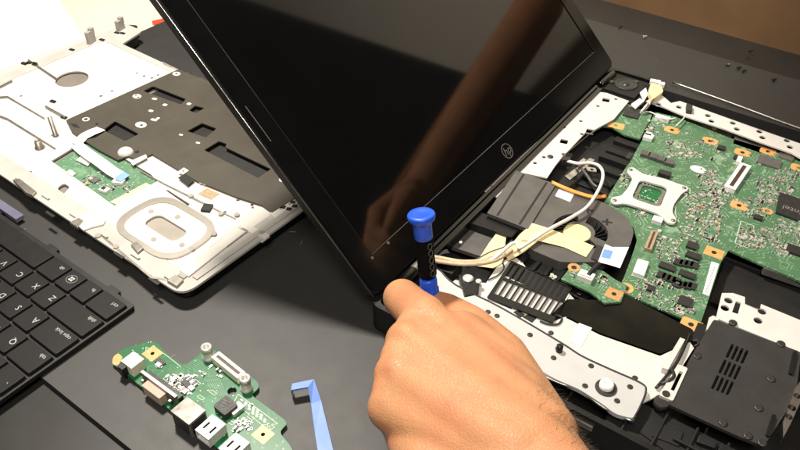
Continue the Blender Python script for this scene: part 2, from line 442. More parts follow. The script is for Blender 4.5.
# ------------------------------------------------------------------ palm rest, upside down
palm = thing('palm_rest', 'silver laptop palm rest lying upside down with black keyboard tray', 'palm rest', PF)
P = PF.poly
ov = (-39.55, 23.45)
ov_hole = rnd(rect(ov[0]-1.75, ov[0]+1.75, ov[1]-.72, ov[1]+.72), .7, 6)
shell = rnd([(-33.1, 19.6), (-33.1, 39.3), (-65.8, 39.3), (-66.6, 42.4), (-69.4, 42.4), (-69.4, 19.6)], (1.3, 1.0, .15, .5, .5, 1.0), 6)
low = rnd([(-33.5, 20.0), (-33.5, 39.0), (-65.6, 39.0), (-66.6, 42.1), (-69.1, 42.1), (-69.1, 20.0)], 1.2, 6)
low_in = rnd([(-34.0, 20.5), (-34.0, 38.5), (-65.6, 38.5), (-68.6, 38.5), (-68.6, 20.5)], .9, 5)
obj('outer_cover', MB().prism(low, .3, .95).prism(low, .951, 1.18, holes=[low_in]), K_GLOSS, palm, PF, bevel=.2)
b = MB()
b.prism(shell, 1.17, 1.35, holes=[rnd([(-34.6, 21.25), (-34.6, 38.6), (-68.0, 38.6), (-68.0, 21.25)], .3, 5)])
for k in range(9):                                                    # ribs of the lip
    x = -35.5 - k*3.6
    b.box(x, x+.9, 20.02, 20.2, 1.35, 1.5)
b.box(-34.0, -33.5, 21.2, 37, 1.35, 1.45)
obj('shell', b, K_SILVER, palm, PF, bevel=.1)
board_hole = P(1.1, (52, 163), (85, 143), (101, 146), (151, 176), (158, 183), (115, 208))
fan_hole = circ(*PF.xy(72, 79, 1.3), 1.5, 28)
sq_hole = rnd(P(1.3, (57, 188), (64, 183), (70, 187), (63, 195)), .25)
small_holes = [circ(*PF.xy(x, y, 1.3), r, 10) for x, y, r in
   ((30, 172, .16), (101, 96, .16), (112, 91, .14), (137, 73, .12), (144, 76, .15), (152, 78, .15), (158, 75, .13), (21, 96, .14), (238, 200, .15), (225, 212, .13))]
slots = [P(1.3, (165, 190), (168, 190), (190, 204), (188, 206)), P(1.3, (108, 227), (112, 227), (133, 243), (130, 243)),
         P(1.3, (22, 181), (25, 179), (66, 210), (63, 212))]
plate = rnd([(-34.4, 21.0), (-34.4, 31.3)] + P(1.3, (262, 199), (237, 193), (197, 178), (178, 166), (152, 150), (140, 148), (120, 150), (99, 144), (88, 138), (70, 125)) + [(-57.0, 31.0), (-57.3, 38.7), (-68.2, 38.7), (-68.2, 21.0)], .3, 2)
b = MB().prism(plate, 1.15, 1.3, holes=[ov_hole, board_hole, fan_hole, sq_hole] + small_holes + slots)
obj('shield_plate', b, K_PALM, palm, PF, bevel=.02)
b = MB().box(-68, -34.5, 21, 38.5, .98, 1.03)
obj('inner_skin', b, K_SKINF, palm, PF)
# steps, seams and strips pressed in the plate
b = MB()
for z0, pts in ((1.3, ((55, 80), (28, 61.5), (28.6, 60), (57, 79))), (1.3, ((0, 87), (12, 81), (13, 82.5), (0, 89))),
                (1.3, ((0, 97.5), (8, 97), (45, 119), (45, 120), (8, 98.5), (0, 99)))):
    b.prism(P(z0, *pts), 1.28, 1.42)
b.prism(P(1.3, (0, 116), (8, 119), (56, 149), (55, 150), (8, 121), (0, 118)), 1.28, 1.4)
b.prism(P(1.3, (46, 107), (66, 118), (65, 119.5), (45.5, 108.5)), 1.28, 1.5)
b.prism(P(1.3, (140, 170.5), (165, 184), (210, 206), (236, 219), (236, 220), (209, 207.5), (164, 185), (140, 172)), 1.28, 1.36)
b.prism(P(1.3, (100, 233), (123, 253), (152, 277), (170, 280), (169, 281.5), (151, 279), (122, 255), (99, 235)), 1.28, 1.38)
b.prism(P(1.3, (178, 276), (243, 229), (249, 232), (184, 280)), 1.28, 1.44)
obj('pressed_seam', b, K_DSTEEL, palm, PF)
b = MB().prism(P(1.32, (180, 272), (238, 229), (246, 233), (189, 278)), 1.31, 1.48)
b.prism(P(1.32, (240, 229), (246, 224), (270, 236), (265, 240)), 1.31, 1.43)
b.prism(P(1.32, (72, 222), (88, 213), (106, 222), (104, 226), (92, 229), (84, 232)), 1.31, 1.5)
b.prism(P(1.32, (270, 214), (303, 196), (306, 203), (276, 221)), 1.31, 1.44)
obj('side_bracket', b, K_WHITE, palm, PF, bevel=.04)
b = MB().prism(P(1.3, (210, 247), (240, 226), (252, 232), (226, 253)), 1.28, 1.33)
b.prism(P(1.3, (252, 236), (258, 231), (270, 237), (262, 243)), 1.28, 1.33)
b.prism(P(1.3, (222, 258), (233, 250), (240, 254), (229, 262)), 1.28, 1.33)
obj('edge_liner', b, K_SILVER, palm, PF)
# touchpad bracket: a pressed ring with a slot
R0 = rnd(rect(ov[0]-3.55, ov[0]+3.55, ov[1]-2.55, ov[1]+2.55), 2.2, 8)
R1 = rnd(rect(ov[0]-3.1, ov[0]+3.1, ov[1]-2.1, ov[1]+2.1), 1.9, 8)
b = MB().prism(R0, 1.3, 1.46, holes=[R1], smooth=True)
obj('touchpad_bracket', b, K_RING, palm, PF, bevel=.14, seg=3)
b = MB()
for dx, dy in ((-2.35, .55), (-.3, 1.35), (.35, -1.35), (2.4, -.5)): b.cyl(ov[0]+dx, ov[1]+dy, .2, 1.28, 1.34)
obj('bracket_rivet', b, K_CHIPG2, palm, PF)
# keyboard tray
tray_pits = [rnd(P(1.5, *q), .12, 2) for q in (
   ((143, 91), (153, 86), (186, 99), (181, 104.5)), ((189, 110.5), (195, 105.5), (204.5, 108), (196, 113)),
   ((187, 131), (202, 123), (216.5, 128.5), (206, 137.5)),
   ((204, 150), (219, 141), (227, 144), (225, 147), (271, 169), (258, 178)),
   ((103, 130), (115, 121), (139, 134), (125, 141)))]
tray_out = P(1.5, (66, 120), (180, 68.5), (219, 85.5), (330, 150), (318, 183), (300, 195), (272, 212), (262, 205), (237, 197), (197, 181), (178, 169.5), (152, 154), (138, 160), (128, 156), (118, 160), (99, 150), (88, 143), (72, 132))
b = MB().prism(tray_out, 1.36, 1.5, holes=tray_pits)
obj('keyboard_tray', b, K_TRAY, palm, PF, bevel=.03)
obj('touchpad_back', MB().box(ov[0]-2, ov[0]+2, ov[1]-.9, ov[1]+.9, 1.06, 1.1), K_CHIPG2, palm, PF)
b = MB().box(-56, -35, 28.2, 38.4, 1.06, 1.10)
obj('tray_recess', b, K_PIT, palm, PF)
b = MB()
for x, y, rx, ry, ang in ((141, 125, .55, .42, .3), (137, 96.5, .45, .35, 0), (176.5, 74, .42, .34, 0), (283, 180, .33, .3, 0), (86, 119.5, .35, .3, 0)):
    cx, cy = PF.xy(x, y, 1.5); b.prism(circ(cx, cy, rx, 18, ry), 1.49, 1.53)
for x, y, lx, ly in ((154.5, 99, .5, .3), (165, 105, .42, .34), (151, 111, .45, .3), (154, 120, .62, .3), (189, 104, .4, .34), (181, 135, .38, .22), (198, 143, .38, .22), (158, 118.5, .3, .3)):
    cx, cy = PF.xy(x, y, 1.5); b.prism(rnd(orect(cx, cy, lx, ly, .25), .1, 2), 1.49, 1.525)
obj('rivet_pad', b, K_WHITE, palm, PF)
b = MB()
for x, y, r in ((141.5, 125.5, .13), (136, 95.5, .1), (138.5, 97.5, .1), (86, 119.5, .17), (176.5, 74, .12), (137, 152, .18), (97, 124, .12), (252, 205, .12)):
    cx, cy = PF.xy(x, y, 1.5); b.cyl(cx, cy, r, 1.5, 1.545)
for q in (((178, 178), (184, 174), (195, 180), (188, 186)), ((70, 123.5), (76, 124), (80, 128), (74, 127))):
    b.prism(P(1.5, *q), 1.495, 1.52)
obj('tray_hole', b, K_PIT, palm, PF)
cx, cy = PF.xy(125.5, 152.5, 1.5)
obj('plastic_dome', MB().lathe([(.62, 0), (.58, .16), (.42, .3), (.18, .37), (.02, .38)], (cx, cy, 1.5)), K_WHITE, palm, PF)
b = MB().prism(P(1.52, (178, 172), (184, 168), (189, 171), (183, 175)), 1.5, 1.58, holes=[circ(*PF.xy(183.5, 171.5, 1.52), .1, 8)])
b.prism(P(1.52, (130, 162), (146, 155), (147.5, 158), (133, 166)), 1.5, 1.6)
obj('steel_clip', b, K_WHITE, palm, PF, bevel=.02)
# touchpad circuit board with ribbon
tb = obj('touchpad_board', MB().prism(P(1.25, (48, 167), (64, 158), (85, 144.5), (100, 146), (150, 175.5), (157, 183), (115, 207), (88, 193)), 1.1, 1.25), K_PCB3, palm, PF)
obj('contact_strip', MB().prism(P(1.26, (146, 183), (152, 186), (118, 205), (110, 202)), 1.255, 1.28), K_CREPE, tb, PF)
cx, cy = PF.xy(94.5, 180, 1.3)
obj('chip', MB().obox(cx, cy, .75, .6, .1, 1.25, 1.37), K_CHIPG, tb, PF, bevel=.02)
cx, cy = PF.xy(119, 182.5, 1.3)
obj('connector', MB().obox(cx, cy, .9, .55, .5, 1.25, 1.5), K_CONNW, tb, PF, bevel=.03)
cx, cy = PF.xy(105, 191, 1.3)
obj('switch', MB().obox(cx, cy, .75, .5, .2, 1.25, 1.52).obox(cx-.1, cy, .3, .3, .2, 1.52, 1.6, 1), [K_CONNW, K_CHIP], tb, PF, bevel=.02)
def scatter(frame, z, spots, b, sc=1.0, ang=0.0):
    """tiny soldered parts round given photo points"""
    for (px, py, rx, ry, n) in spots:
        for _ in range(n):
            x, y = frame.xy(px + random.uniform(-rx, rx), py + random.uniform(-ry, ry), z)
            k = random.random(); a = ang + random.choice((0, math.pi/2)) + random.gauss(0, .02)
            l, w_ = (.15, .08) if k < .66 else (.23, .13) if k < .93 else (.34, .26)
            l *= sc; w_ *= sc; mid = random.choices((0, 1, 2, 3), (.12, .30, .22, .36))[0]
            b.obox(x, y, l*.56, w_, a, z, z + w_*.7, mid)
            dx, dy = math.cos(a)*l*.4, math.sin(a)*l*.4
            for s_ in (-1, 1): b.obox(x + s_*dx, y + s_*dy, l*.2, w_*1.04, a, z, z + w_*.6, 3)
b = MB(); scatter(PF, 1.25, ((95, 180, 12, 8, 40), (112, 190, 8, 5, 14), (105, 168, 8, 5, 16), (127, 190, 8, 4, 10)), b)
obj('surface_components', b, [K_TAN, K_CHIPG, K_CHIP, K_TIN], tb, PF, props={'kind': 'stuff'})
def rib(frame, pts, wid, th, z_list):
    """left/right rails of a ribbon from photo points"""
    c = [frame.p(x, y, z) for (x, y), z in zip(pts, z_list)]; L = []; R_ = []
    for i, p in enumerate(c):
        d = (c[min(i+1, len(c)-1)] - c[max(i-1, 0)]); d.z = 0; d.normalize(); nrm = Vector((-d.y, d.x, 0))
        wd = wid[i] if isinstance(wid, (list, tuple)) else wid
        L.append(p + nrm*wd/2); R_.append(p - nrm*wd/2)
    return L, R_
L_, R_ = rib(PF, ((76, 144), (84, 151), (100, 162), (112, 171), (124, 178)), 1.0, .02, (1.42, 1.65, 1.75, 1.65, 1.46))
ri = obj('ribbon_cable', MB().strip(L_, R_, .02), K_PAPER, palm, PF)
L_, R_ = rib(PF, ((119, 174.5), (125, 178.5)), .98, .02, (1.72, 1.56))
obj('ribbon_tab', MB().strip(L_, R_, .03), K_LBLUE, ri, PF)
L_, R_ = rib(PF, ((76, 144), (84, 136), (92, 132), (101, 128.5)), 1.0, .02, (1.42, 1.62, 1.8, 1.62))
obj('ribbon_cable', MB().strip(L_, R_, .02), K_PAPER, palm, PF)
b = MB().prism(P(1.4, (82, 155), (92, 160), (88, 166), (76, 160)), 1.3, 1.42)
b.prism(P(1.4, (66, 172), (70, 169), (76, 173), (72, 176)), 1.26, 1.4)
obj('foam_pad', b, K_WHITE, palm, PF, bevel=.03)
# posts, hooks and clips
for x, y, h, r, lean in ((56, 136, 1.7, .2, (-.25, .1)), (40, 148, .7, .32, (0, 0))):
    p = PF.p(x, y, 1.3); obj('screw_post', MB().lathe([(r*1.3, 0), (r*1.2, .15), (r, .2), (r*.85, h), (r*.5, h), (r*.45, h-.1)], p, (lean[0], lean[1], 1)), K_DSTEEL, palm, PF)
for x, y, h in ((92, 43, 1.3), (121, 30, 1.1)):
    p = PF.p(x, y, 1.3)
    b = MB().prism(rnd(orect(p.x, p.y, .45, 1.0, .3), .1), .9, 1.3 + h); b.prism(rnd(orect(p.x-.1, p.y+.3, .5, .5, .3), .15), 1.3+h*.6, 1.5+h)
    obj('hinge_hook', b, K_HOOK, palm, PF, bevel=.08)
p = PF.p(130, 27.5, 1.2)
obj('screw_tab', MB().prism(rnd(orect(p.x, p.y, 1.5, 1.0, .5), .45, 5), 1.1, 1.28, holes=[circ(p.x, p.y, .22, 12)]), K_STEEL, palm, PF, bevel=.03)
b = MB()
for q in (((13, 181), (20, 180), (37, 193), (33, 197), (26, 194)), ((70, 224), (79, 219), (84, 222), (78, 229)), ((131, 246), (137, 243), (144, 249), (138, 254)), ((167, 282), (176, 276), (184, 281), (177, 288))):
    b.prism(P(1.4, *q), 1.25, 1.56)
obj('edge_clip', b, K_DSTEEL, palm, PF, bevel=.04)
b = MB()
for x, y in ((50, 214), (119, 255), (154, 281)):
    cx, cy = PF.xy(x, y, 1.36); b.obox(cx, cy, 1.0, .22, 0, 1.34, 1.37)
for x, y in ((29, 63), (35, 65), (34.5, 63.5), (102, 40), (117, 33), (122.5, 33.5), (72, 50), (24, 63.5), (53, 101.5), (64, 117.5)):
    cx, cy = PF.xy(x, y, 1.36); b.obox(cx, cy, .55, .3, .2, 1.28, 1.44)
obj('edge_slot', b, K_PIT, palm, PF)
L_, R_ = rib(PF, ((167, 63), (176, 67.5), (200, 77)), .18, .1, (1.56, 1.56, 1.56))
b = MB().strip(L_, R_, .2)
for q in ((167, 64), (205, 79), (216, 84)): 
    cx, cy = PF.xy(*q, 1.5); b.obox(cx, cy, 1.2, .16, .0, 1.4, 1.6)
obj('tray_edge_wire', b, K_STEEL, palm, PF)
b = MB()
for x, y, r in ((98, 236, .22), (116, 247, .2), (206, 184, .22), (202, 183, .2), (221, 214, .2), (214, 234, .22), (192, 249, .22), (236, 232, .2), (237, 215, .2), (191, 196, .2), (262, 233, .2), (290, 204, .18), (299, 199, .16), (281, 209, .16)):
    cx, cy = PF.xy(x, y, 1.38); b.cyl(cx, cy, r, 1.28, 1.47)
obj('rivet', b, K_CHIPG2, palm, PF)
b = MB().prism(P(1.31, (198, 194), (207, 188), (220, 194), (211, 200)), 1.305, 1.32)
obj('printed_sticker', b, K_TAN, palm, PF)
b = MB()
for i, (x, y) in enumerate(((283, 207), (289, 209), (295, 206), (300, 200), (293, 202))):
    cx, cy = PF.xy(x, y, 1.45); b.obox(cx, cy, .4, .35, .5, 1.4, 1.47)
cx, cy = PF.xy(207, 208, 1.4); b.obox(cx, cy, .7, .8, .5, 1.3, 1.5)
obj('latch_socket', b, K_PIT, palm, PF)

# ------------------------------------------------------------------ keyboard
kb = thing('keyboard', 'black loose laptop keyboard with white legends beside the silver palm rest', 'keyboard', KF)
b = MB().prism(rnd([(-35.5, 18.12), (-35.5, 5.2), (-66.2, 5.2), (-66.2, 18.12)], .25), .12, .42)
for x in (-37.9, -44.9, -52, -60): b.prism(rnd(rect(x-.55, x+.55, 18.0, 18.42), .15), .14, .40)
obj('base_plate', b, K_KBASE, kb, KF, bevel=.05)
p = KF.p(9, 205, .4)
obj('foil_connector', MB().box(-53.4, -49.6, 18.35, 19.0, .3, .62), K_PURPLE, kb, KF, bevel=.08)
X0 = -35.62; PITCH = 1.88
rows = [  # far row first: top of row Y, keys (width in units, legend)
    (17.72, [(1.32, 'ctrl'), (.92, 'fn'), (.92, 'win'), (1.13, 'alt'), (5.1, ''), (1, 'alt'), (1, 'm'), (1, 'ctrl'), (1, '<'), (1, 'v'), (1, '>')]),
    (15.92, [(2.15, 'shift')] + [(1, c) for c in 'ZXCVBNM,./'] + [(2.2, 'shift'), (1, '^')]),
    (14.06, [(1.68, 'caps lock')] + [(1, c) for c in 'ASDFGHJKL;\''] + [(2.35, 'enter'), (1, 'home')]),
    (12.18, [(1.42, 'tab')] + [(1, c) for c in 'QWERTYUIOP[]'] + [(1.45, '\\'), (1, 'pg')]),
    (10.30, [(1.0, '`')] + [(1, c) for c in '1234567890-='] + [(1.9, 'del'), (1, 'end')]),
    (8.42, [(1.0, 'esc')] + [(1, 'f%d' % i) for i in range(1, 13)] + [(1.9, 'ins'), (1, 'x')]),
]
rotk = Matrix.Rotation(math.pi, 4, 'Z')
for yt, keys in rows:
    x = X0
    for wu, leg in keys:
        wd = wu * PITCH; x1 = x - .06; x0 = x - wd + .06; y1 = yt; y0 = yt - PITCH + (.13 if yt < 17 else .10)
        if yt > 17: y0 = yt - 1.70
        b = MB(); zb, zt = .42, .68; i1 = .10
        lo_ = rnd(rect(x0, x1, y0, y1), .12, 3); hi = rnd(rect(x0+.05, x1-.05, y0+.05, y1-.05), .16, 3); n = len(lo_)
        vs = [(a, c, zb) for a, c in lo_] + [(a, c, zt) for a, c in hi]
        b.add(vs, [(i, (i+1) % n, (i+1) % n + n, i+n) for i in range(n)] + [tuple(range(n, 2*n))])
        key = obj('key', b, K_KEY, kb, KF, bevel=.025)
        if leg:
            lb = MB(); big = len(leg) == 1
            cx = x1 - (.42 if big else .24 + .105*len(leg)); cy = y0 + (.95 if big else 1.35)
            if yt > 17: cy = y0 + 1.2
            if leg == 'win':
                cx = (x0+x1)/2; cy = (y0+y1)/2 + .1
                for i in (0, 1):
                    for j in (0, 1):
                        ox, oy = cx - .2 + i*.21, cy - .19 + j*.2
                        lb.prism([(ox, oy+.03), (ox+.17, oy), (ox+.17, oy+.16), (ox, oy+.18)], zt+.001, zt+.006)
                lb.prism(circ(cx, cy, .42, 24, .36), zt+.001, zt+.003, holes=[circ(cx, cy, .40, 24, .34)])
            else:
                lb.text(leg, Matrix.Translation((cx, cy, zt+.004)) @ rotk, .62 if big else .40, .002)
            obj('legend', lb, K_INK, key, KF)
        x -= wd

# ------------------------------------------------------------------ port board
io = thing('port_board', 'small green circuit board with metal sockets lying on the grey mat', 'circuit board', IF)
Q = IF.poly
outl = [IF.xy(*q, .3) for q in ((112, 363), (113, 357), (122, 349), (150, 341), (158, 343), (167, 354), (181, 364), (187, 364), (204, 351), (214, 349), (258, 382), (259, 388), (251, 395), (285, 420), (287, 424), (279, 432), (290, 445), (296, 458), (262, 470), (235, 462))]
h1 = circ(*IF.xy(232, 391, .3), .28, 16); h2 = circ(*IF.xy(152.5, 353.5, .3), .13, 10); h3 = circ(*IF.xy(263, 434.5, .3), .13, 10)
b = MB().prism(rnd(outl, .3, 3), .16, .3, holes=[h1, h2, h3])
pcb = obj('circuit_board', b, K_PCB2, io, IF, bevel=.015)
b = MB().prism(rnd(outl, .3, 3), .148, .16); b = MB()
for (x, y), hh in (((152.5, 353.5), h2), ((263, 434.5), h3)):
    cx, cy = IF.xy(x, y, .3); b.prism(orect(cx, cy, 1.0, .9, -.03), .301, .309, holes=[hh])
b.prism(rnd(Q(.3, (112, 364), (113, 357), (118, 353), (123, 357), (118, 366)), .2), .301, .307)
obj('mounting_pad', b, K_PADP, io, IF)
# power jack
j = obj('power_jack', MB().box(-31.75, -30.75, 14.3, 15.25, .3, 1.1).box(-31.72, -31.2, 13.95, 14.3, .16, 1.0, 1), [K_CONN, K_BLACK], io, IF, bevel=.05)
obj('jack_hole', MB().lathe([(.2, 0), (.2, .05)], (-31.46, 13.94, .6), (0, -1, 0)), K_CHIP, j, IF)
# display socket
v = obj('display_socket', MB().box(-30.05, -26.95, 14.42, 14.62, .12, 1.2, 0).box(-30.0, -27, 14.63, 15.0, .3, .8, 1), [K_DSTEEL, K_BLACK], io, IF, bevel=.04)
obj('socket_shroud', MB().prism(rnd(rect(-29.35, -27.75, 13.9, 14.42), .08), .3, 1.0), K_TAUPE, v, IF, bevel=.1)
b = MB()
for x in (-29.75, -27.3): b.lathe([(.15, 0), (.15, .24), (.09, .24), (.09, .18)], (x, 14.43, .7), (0, -1, 0), n=6, smooth=False)
obj('socket_nut', b, K_STEEL, v, IF)
# network socket
ln = obj('network_socket', MB().box(-26.35, -24.8, 13.62, 14.85, .1, 1.3), K_SHADE, io, IF, bevel=.05)
obj('socket_opening', MB().box(-26.2, -24.95, 13.57, 13.63, .25, 1.1), K_CHIP, ln, IF)
obj('socket_wing', MB().box(-26.41, -26.36, 13.75, 14.7, .3, 1.1).box(-24.79, -24.74, 13.75, 14.7, .3, 1.1), K_BLACK, ln, IF)
# usb sockets
for x in (-24.45, -22.5, -20.6):
    y0 = 13.68 - .02*(x + 24); wd = 1.1
    b = MB().box(x, x+wd, y0, y0+1.3, .3, .42).box(x, x+.06, y0, y0+1.3, .42, 1.0).box(x+wd-.06, x+wd, y0, y0+1.3, .42, 1.0)
    b.prism(rect(x, x+wd, y0, y0+1.3), 1.0, 1.06, holes=[rect(x+.22, x+.36, y0+.35, y0+.85), rect(x+.74, x+.88, y0+.35, y0+.85)])
    b.box(x, x+wd, y0+1.25, y0+1.3, .42, 1.0)
    u = obj('usb_socket', b, K_SHEET, io, IF, bevel=.03)
    obj('contact_tongue', MB().box(x+.15, x+wd-.15, y0+.12, y0+1.2, .62, .78), K_BLACK, u, IF)
# board-to-board connector and stand-offs
for x, y in ((208.5, 357), (246.5, 388)):
    px, py = IF.xy(x, y, .3)
    obj('standoff', MB().lathe([(.40, 0), (.40, .12), (.31, .14), (.31, .72), (.34, .74), (.34, .98), (.17, .98), (.17, .75)], (px, py, .3)), K_TIN, io, IF)
A = IF.p(219, 362, .3); B = IF.p(240, 379, .3); mid = (A+B)/2; an = math.atan2(B.y-A.y, B.x-A.x); ln_ = (B-A).length
cn = obj('board_connector', MB().obox(mid.x, mid.y, ln_+.5, .62, an, .3, .85), K_CONN, io, IF, bevel=.05)
obj('connector_slot', MB().obox(mid.x, mid.y, ln_+.1, .2, an, .85, .87), K_SLOT, cn, IF)
# coil, chips
cx, cy = -24.5, 16.0
co = obj('power_coil', MB().prism(rnd(orect(cx, cy, 1.05, 1.0, -.06), .12), .3, .8), K_CHIP, io, IF, bevel=.05)
b = MB()
for k in range(3): b.obox(cx-.1, cy+.22-.2*k, .5-.1*k, .05, .1, .802, .825)
b.prism(rnd(orect(cx, cy, .75, .75, -.06), .1), .8015, .8235, holes=[rnd(orect(cx, cy, .71, .71, -.06), .1)])
obj('coil_marking', b, K_CHIPG, co, IF)
cx, cy = IF.xy(237, 411, .3); obj('capacitor', MB().obox(cx, cy, .5, .8, -.06, .3, .6), K_TIN, io, IF, bevel=.03)
for x, y, l, w_ in ((189, 383, .75, .65), (160.5, 363, .65, .4)):
    cx, cy = IF.xy(x, y, .3); obj('chip', MB().obox(cx, cy, l, w_, -.05, .3, .43), K_CHIP, io, IF, bevel=.02)
b = MB(); scatter(IF, .3, ((181, 385, 14, 9, 110), (243, 426, 9, 7, 34), (160, 366, 6, 3, 10), (222, 372, 6, 5, 4), (204, 372, 10, 6, 5), (250, 404, 6, 3, 3)), b, 1.0)
obj('surface_components', b, [K_TAN, K_CHIPG, K_CHIP, K_TIN], io, IF, props={'kind': 'stuff'})
b = MB()
def line(b, frame, z, pts, w_=.035, close=True):
    P_ = [Vector(frame.xy(x, y, z)) for x, y in pts]
    for i in range(len(P_) - (0 if close else 1)):
        a_, c_ = P_[i], P_[(i+1) % len(P_)]; d = c_ - a_
        b.obox((a_.x+c_.x)/2, (a_.y+c_.y)/2, d.length, w_, math.atan2(d.y, d.x), z, z+.004)
line(b, IF, .302, ((238, 394), (278, 424), (262, 425), (234, 402)))
for k in range(4):
    x, y = 242 + 3.6*k - 1.5, 399 + 4.6*k
    for n in range(5):
        line(b, IF, .302, ((x + n*4.0, y + n*2.6), (x + n*4.0 + 2.6, y + n*2.6 + 1.7)), .10, False)
line(b, IF, .302, ((146, 347), (150, 349), (146, 351))); line(b, IF, .302, ((270, 424), (275, 427), (270, 430)))
line(b, IF, .302, ((161, 352), (166, 355), (181, 367)), .03, False)
for x, y in ((172, 392), (196, 380), (212, 390), (166, 377), (250, 415), (230, 420), (200, 395)): line(b, IF, .302, ((x, y), (x+5, y+3.4), (x+2, y+5), (x-3, y+1.6)), .03)
obj('board_marking', b, K_SILK, io, IF)
# copper tracks as fine raised lines
b = MB()
for k in range(7):
    line(b, IF, .301, ((184+2.2*k, 366-1.1*k), (196+2*k, 371-.8*k), (207+2*k, 381-.6*k), (214+2*k, 396)), .03, False)
for k in range(5): line(b, IF, .301, ((168+2*k, 369-k), (178+3*k, 376-k), (196+2*k, 378)), .03, False)
obj('copper_track', b, K_PCB3, io, IF)

# ------------------------------------------------------------------ pry tool
TF = Frame(0.0, -20, 19)
A = [ground(292, 383.5, .9), ground(314, 379, .9), ground(321, 400, .55), ground(329, 432, .30), ground(338, 470, .2)]
B = [ground(291, 390, .9), ground(308, 387, .9), ground(311, 404, .55), ground(315, 434, .30), ground(321, 472, .2)]
b = MB()
pl = [tuple(v) for v in A]; 
dn = Vector((.05, -.1, -.55))
b.strip([A[0], A[1]], [B[0], B[1]], .14)
b.strip(A[1:], B[1:], .16)
b.strip([A[0] + Vector((0,0,-.001)), A[0] + Vector((-.05, .05, -.75))], [B[0] + Vector((0,0,-.001)), B[0] + Vector((-.05, .05, -.75))], .10)
t = obj('pry_tool', b, K_PALEBLUE, frame=TF, bevel=.035, off=TF.o)
tag(t, 'blue plastic pry tool with a hooked end on the mat', 'pry tool')

# ------------------------------------------------------------------ laptop
lap = thing('laptop', 'black laptop opened for repair with its green main board exposed', 'laptop', LF)
V = lambda z, *pts: [(min(x, 4.1), max(y, 27.4)) for x, y in LF.poly(z, *pts)]     # kept inside the case
SURF = lambda *q: LF.xy(*q)
HX = -20.9; Y0 = 27.0; Y1 = 65.0; XF = 4.6
# case
out = rnd(rect(-21.4, XF, Y0, Y1), .9, 6)
inn = rnd(rect(-20.9, XF-.4, Y0+.35, Y1-.35), .6, 5)
b = MB().prism(out, .12, .5)
b.prism(out, .5, 2.25, holes=[inn])
obj('base_case', b, K_BLACK, lap, LF, bevel=.08)
b = MB()                                                            # inner floor ribs and blocks, all black
for k in range(9): b.box(-20+k*2.4, -19.85+k*2.4, Y0+.5, Y0+4, .5, 1.5)
b.box(-20.5, 4, 36, 36.15, .5, 1.2); b.box(-20.5, 4, 45.9, 46.1, .5, 1.1)
b.box(-20.7, -16.2, 60.2, 64.4, .5, 2.1)
b.box(-20.7, -17, 27.5, 31.5, .5, 1.7)
b.box(-16.6, -13.8, 47.5, 60, .5, 1.35)
for k in range(7): b.box(-16.4, -14.0, 48.2+k*1.5, 48.9+k*1.5, 1.35, 1.6 + .15*(k % 3))
b.box(-5.5, 4, 27.6, 30.2, .5, 1.6)
for k in range(5): b.box(-4.6+k*1.7, -4.45+k*1.7, 27.6, 30.2, 1.6, 1.9)
b.box(-2.0, 3.9, 28.6, 28.8, 1.6, 2.0); b.box(.2, 2.6, 29.2, 29.9, 1.6, 1.95)
obj('inner_rib', b, K_DARK, lap, LF, bevel=.05)
# rear black rim with the bright edge line
b = MB().box(-16.1, 4, 63.35, 64.62, 1.2, 2.45)
obj('rear_rim', b, K_RIM, lap, LF, bevel=.1)
b = MB().tube([LF.p(672, 82, 2.6), LF.p(735, 104.5, 2.6), LF.p(800, 128.5, 2.6), Vector((4, 63.2, 2.6))], .09, 6)
obj('rim_trim', b, K_STEEL, lap, LF)

# lid
LA = rad(45); LW = 24.6
U_ = Vector((-math.cos(LA), 0, math.sin(LA))); Nn = Vector((math.sin(LA), 0, math.cos(LA)))
H0 = Vector((HX, 0, 2.6))
def onlid(b2, m=None):
    """stand a mesh drawn flat (x along the lid, y along the hinge, z out of the screen) up on the tilted lid"""
    b2.v = [H0 + U_ * v.x + Vector((0, v.y, 0)) + Nn * v.z for v in b2.v]; return b2
def lidpos(px, py):
    d = RIGHT * (px-400) + DOWN * (py-225) + FWD * 771.994
    c, s = math.cos(LF.yaw), math.sin(LF.yaw)
    d = Vector((c*d.x + s*d.y, -s*d.x + c*d.y, d.z)); e = Vector((0, 0, EYE))
    t = (H0 - e).dot(Nn) / d.dot(Nn); p = e + d*t
    return ((p - H0).dot(U_), p.y)
g1 = lidpos(371, 260); g2 = lidpos(582, 74); g3 = lidpos(185, 0); g4 = lidpos(270, 120)
LY0 = Y0 + .25; LY1 = Y1 - .25
glass = rect(2.35, LW-1.1, LY0+1.75, LY1-1.75)
lid = obj('lid', onlid(MB().prism(rnd(rect(.15, LW, LY0, LY1), .8, 6), -.75, -.12)), K_BLACK, lap, LF, bevel=.12)
obj('bezel', onlid(MB().prism(rnd(rect(.3, LW-.12, LY0+.14, LY1-.14), .7, 6), -.12, .02, holes=[glass])), K_GLOSS, lid, LF, bevel=.05)
obj('screen', onlid(MB().prism(rect(2.35, LW-1.1, LY0+1.75, LY1-1.75), -.12, -.05)), K_GLASS, lid, LF)
b = onlid(MB().tube([(2.33, LY0+1.73, .0), (LW-1.08, LY0+1.73, .0), (LW-1.08, LY1-1.73, .0), (2.33, LY1-1.73, .0), (2.33, LY0+1.73, .0)], .035, 6, smoothpath=0))
obj('screen_edge', b, K_FIN, lid, LF)
b = onlid(MB().tube([(.2, LY0-.01, -.12), (LW-.8, LY0-.01, -.12)], .03, 6, smoothpath=0))
obj('lid_seam', b, K_STEEL, lid, LF)
b = MB()
for q in ((372, 258), (388, 243)):
    u, y = lidpos(*q); b.cyl(u, y, .10, .02, .05)
for q in ((251, 115), (270, 141)):
    u, y = lidpos(*q)
u, y = lidpos(258, 124); b.box(u-1.3, u+1.3, y-.02, y+.02, .02, .045)
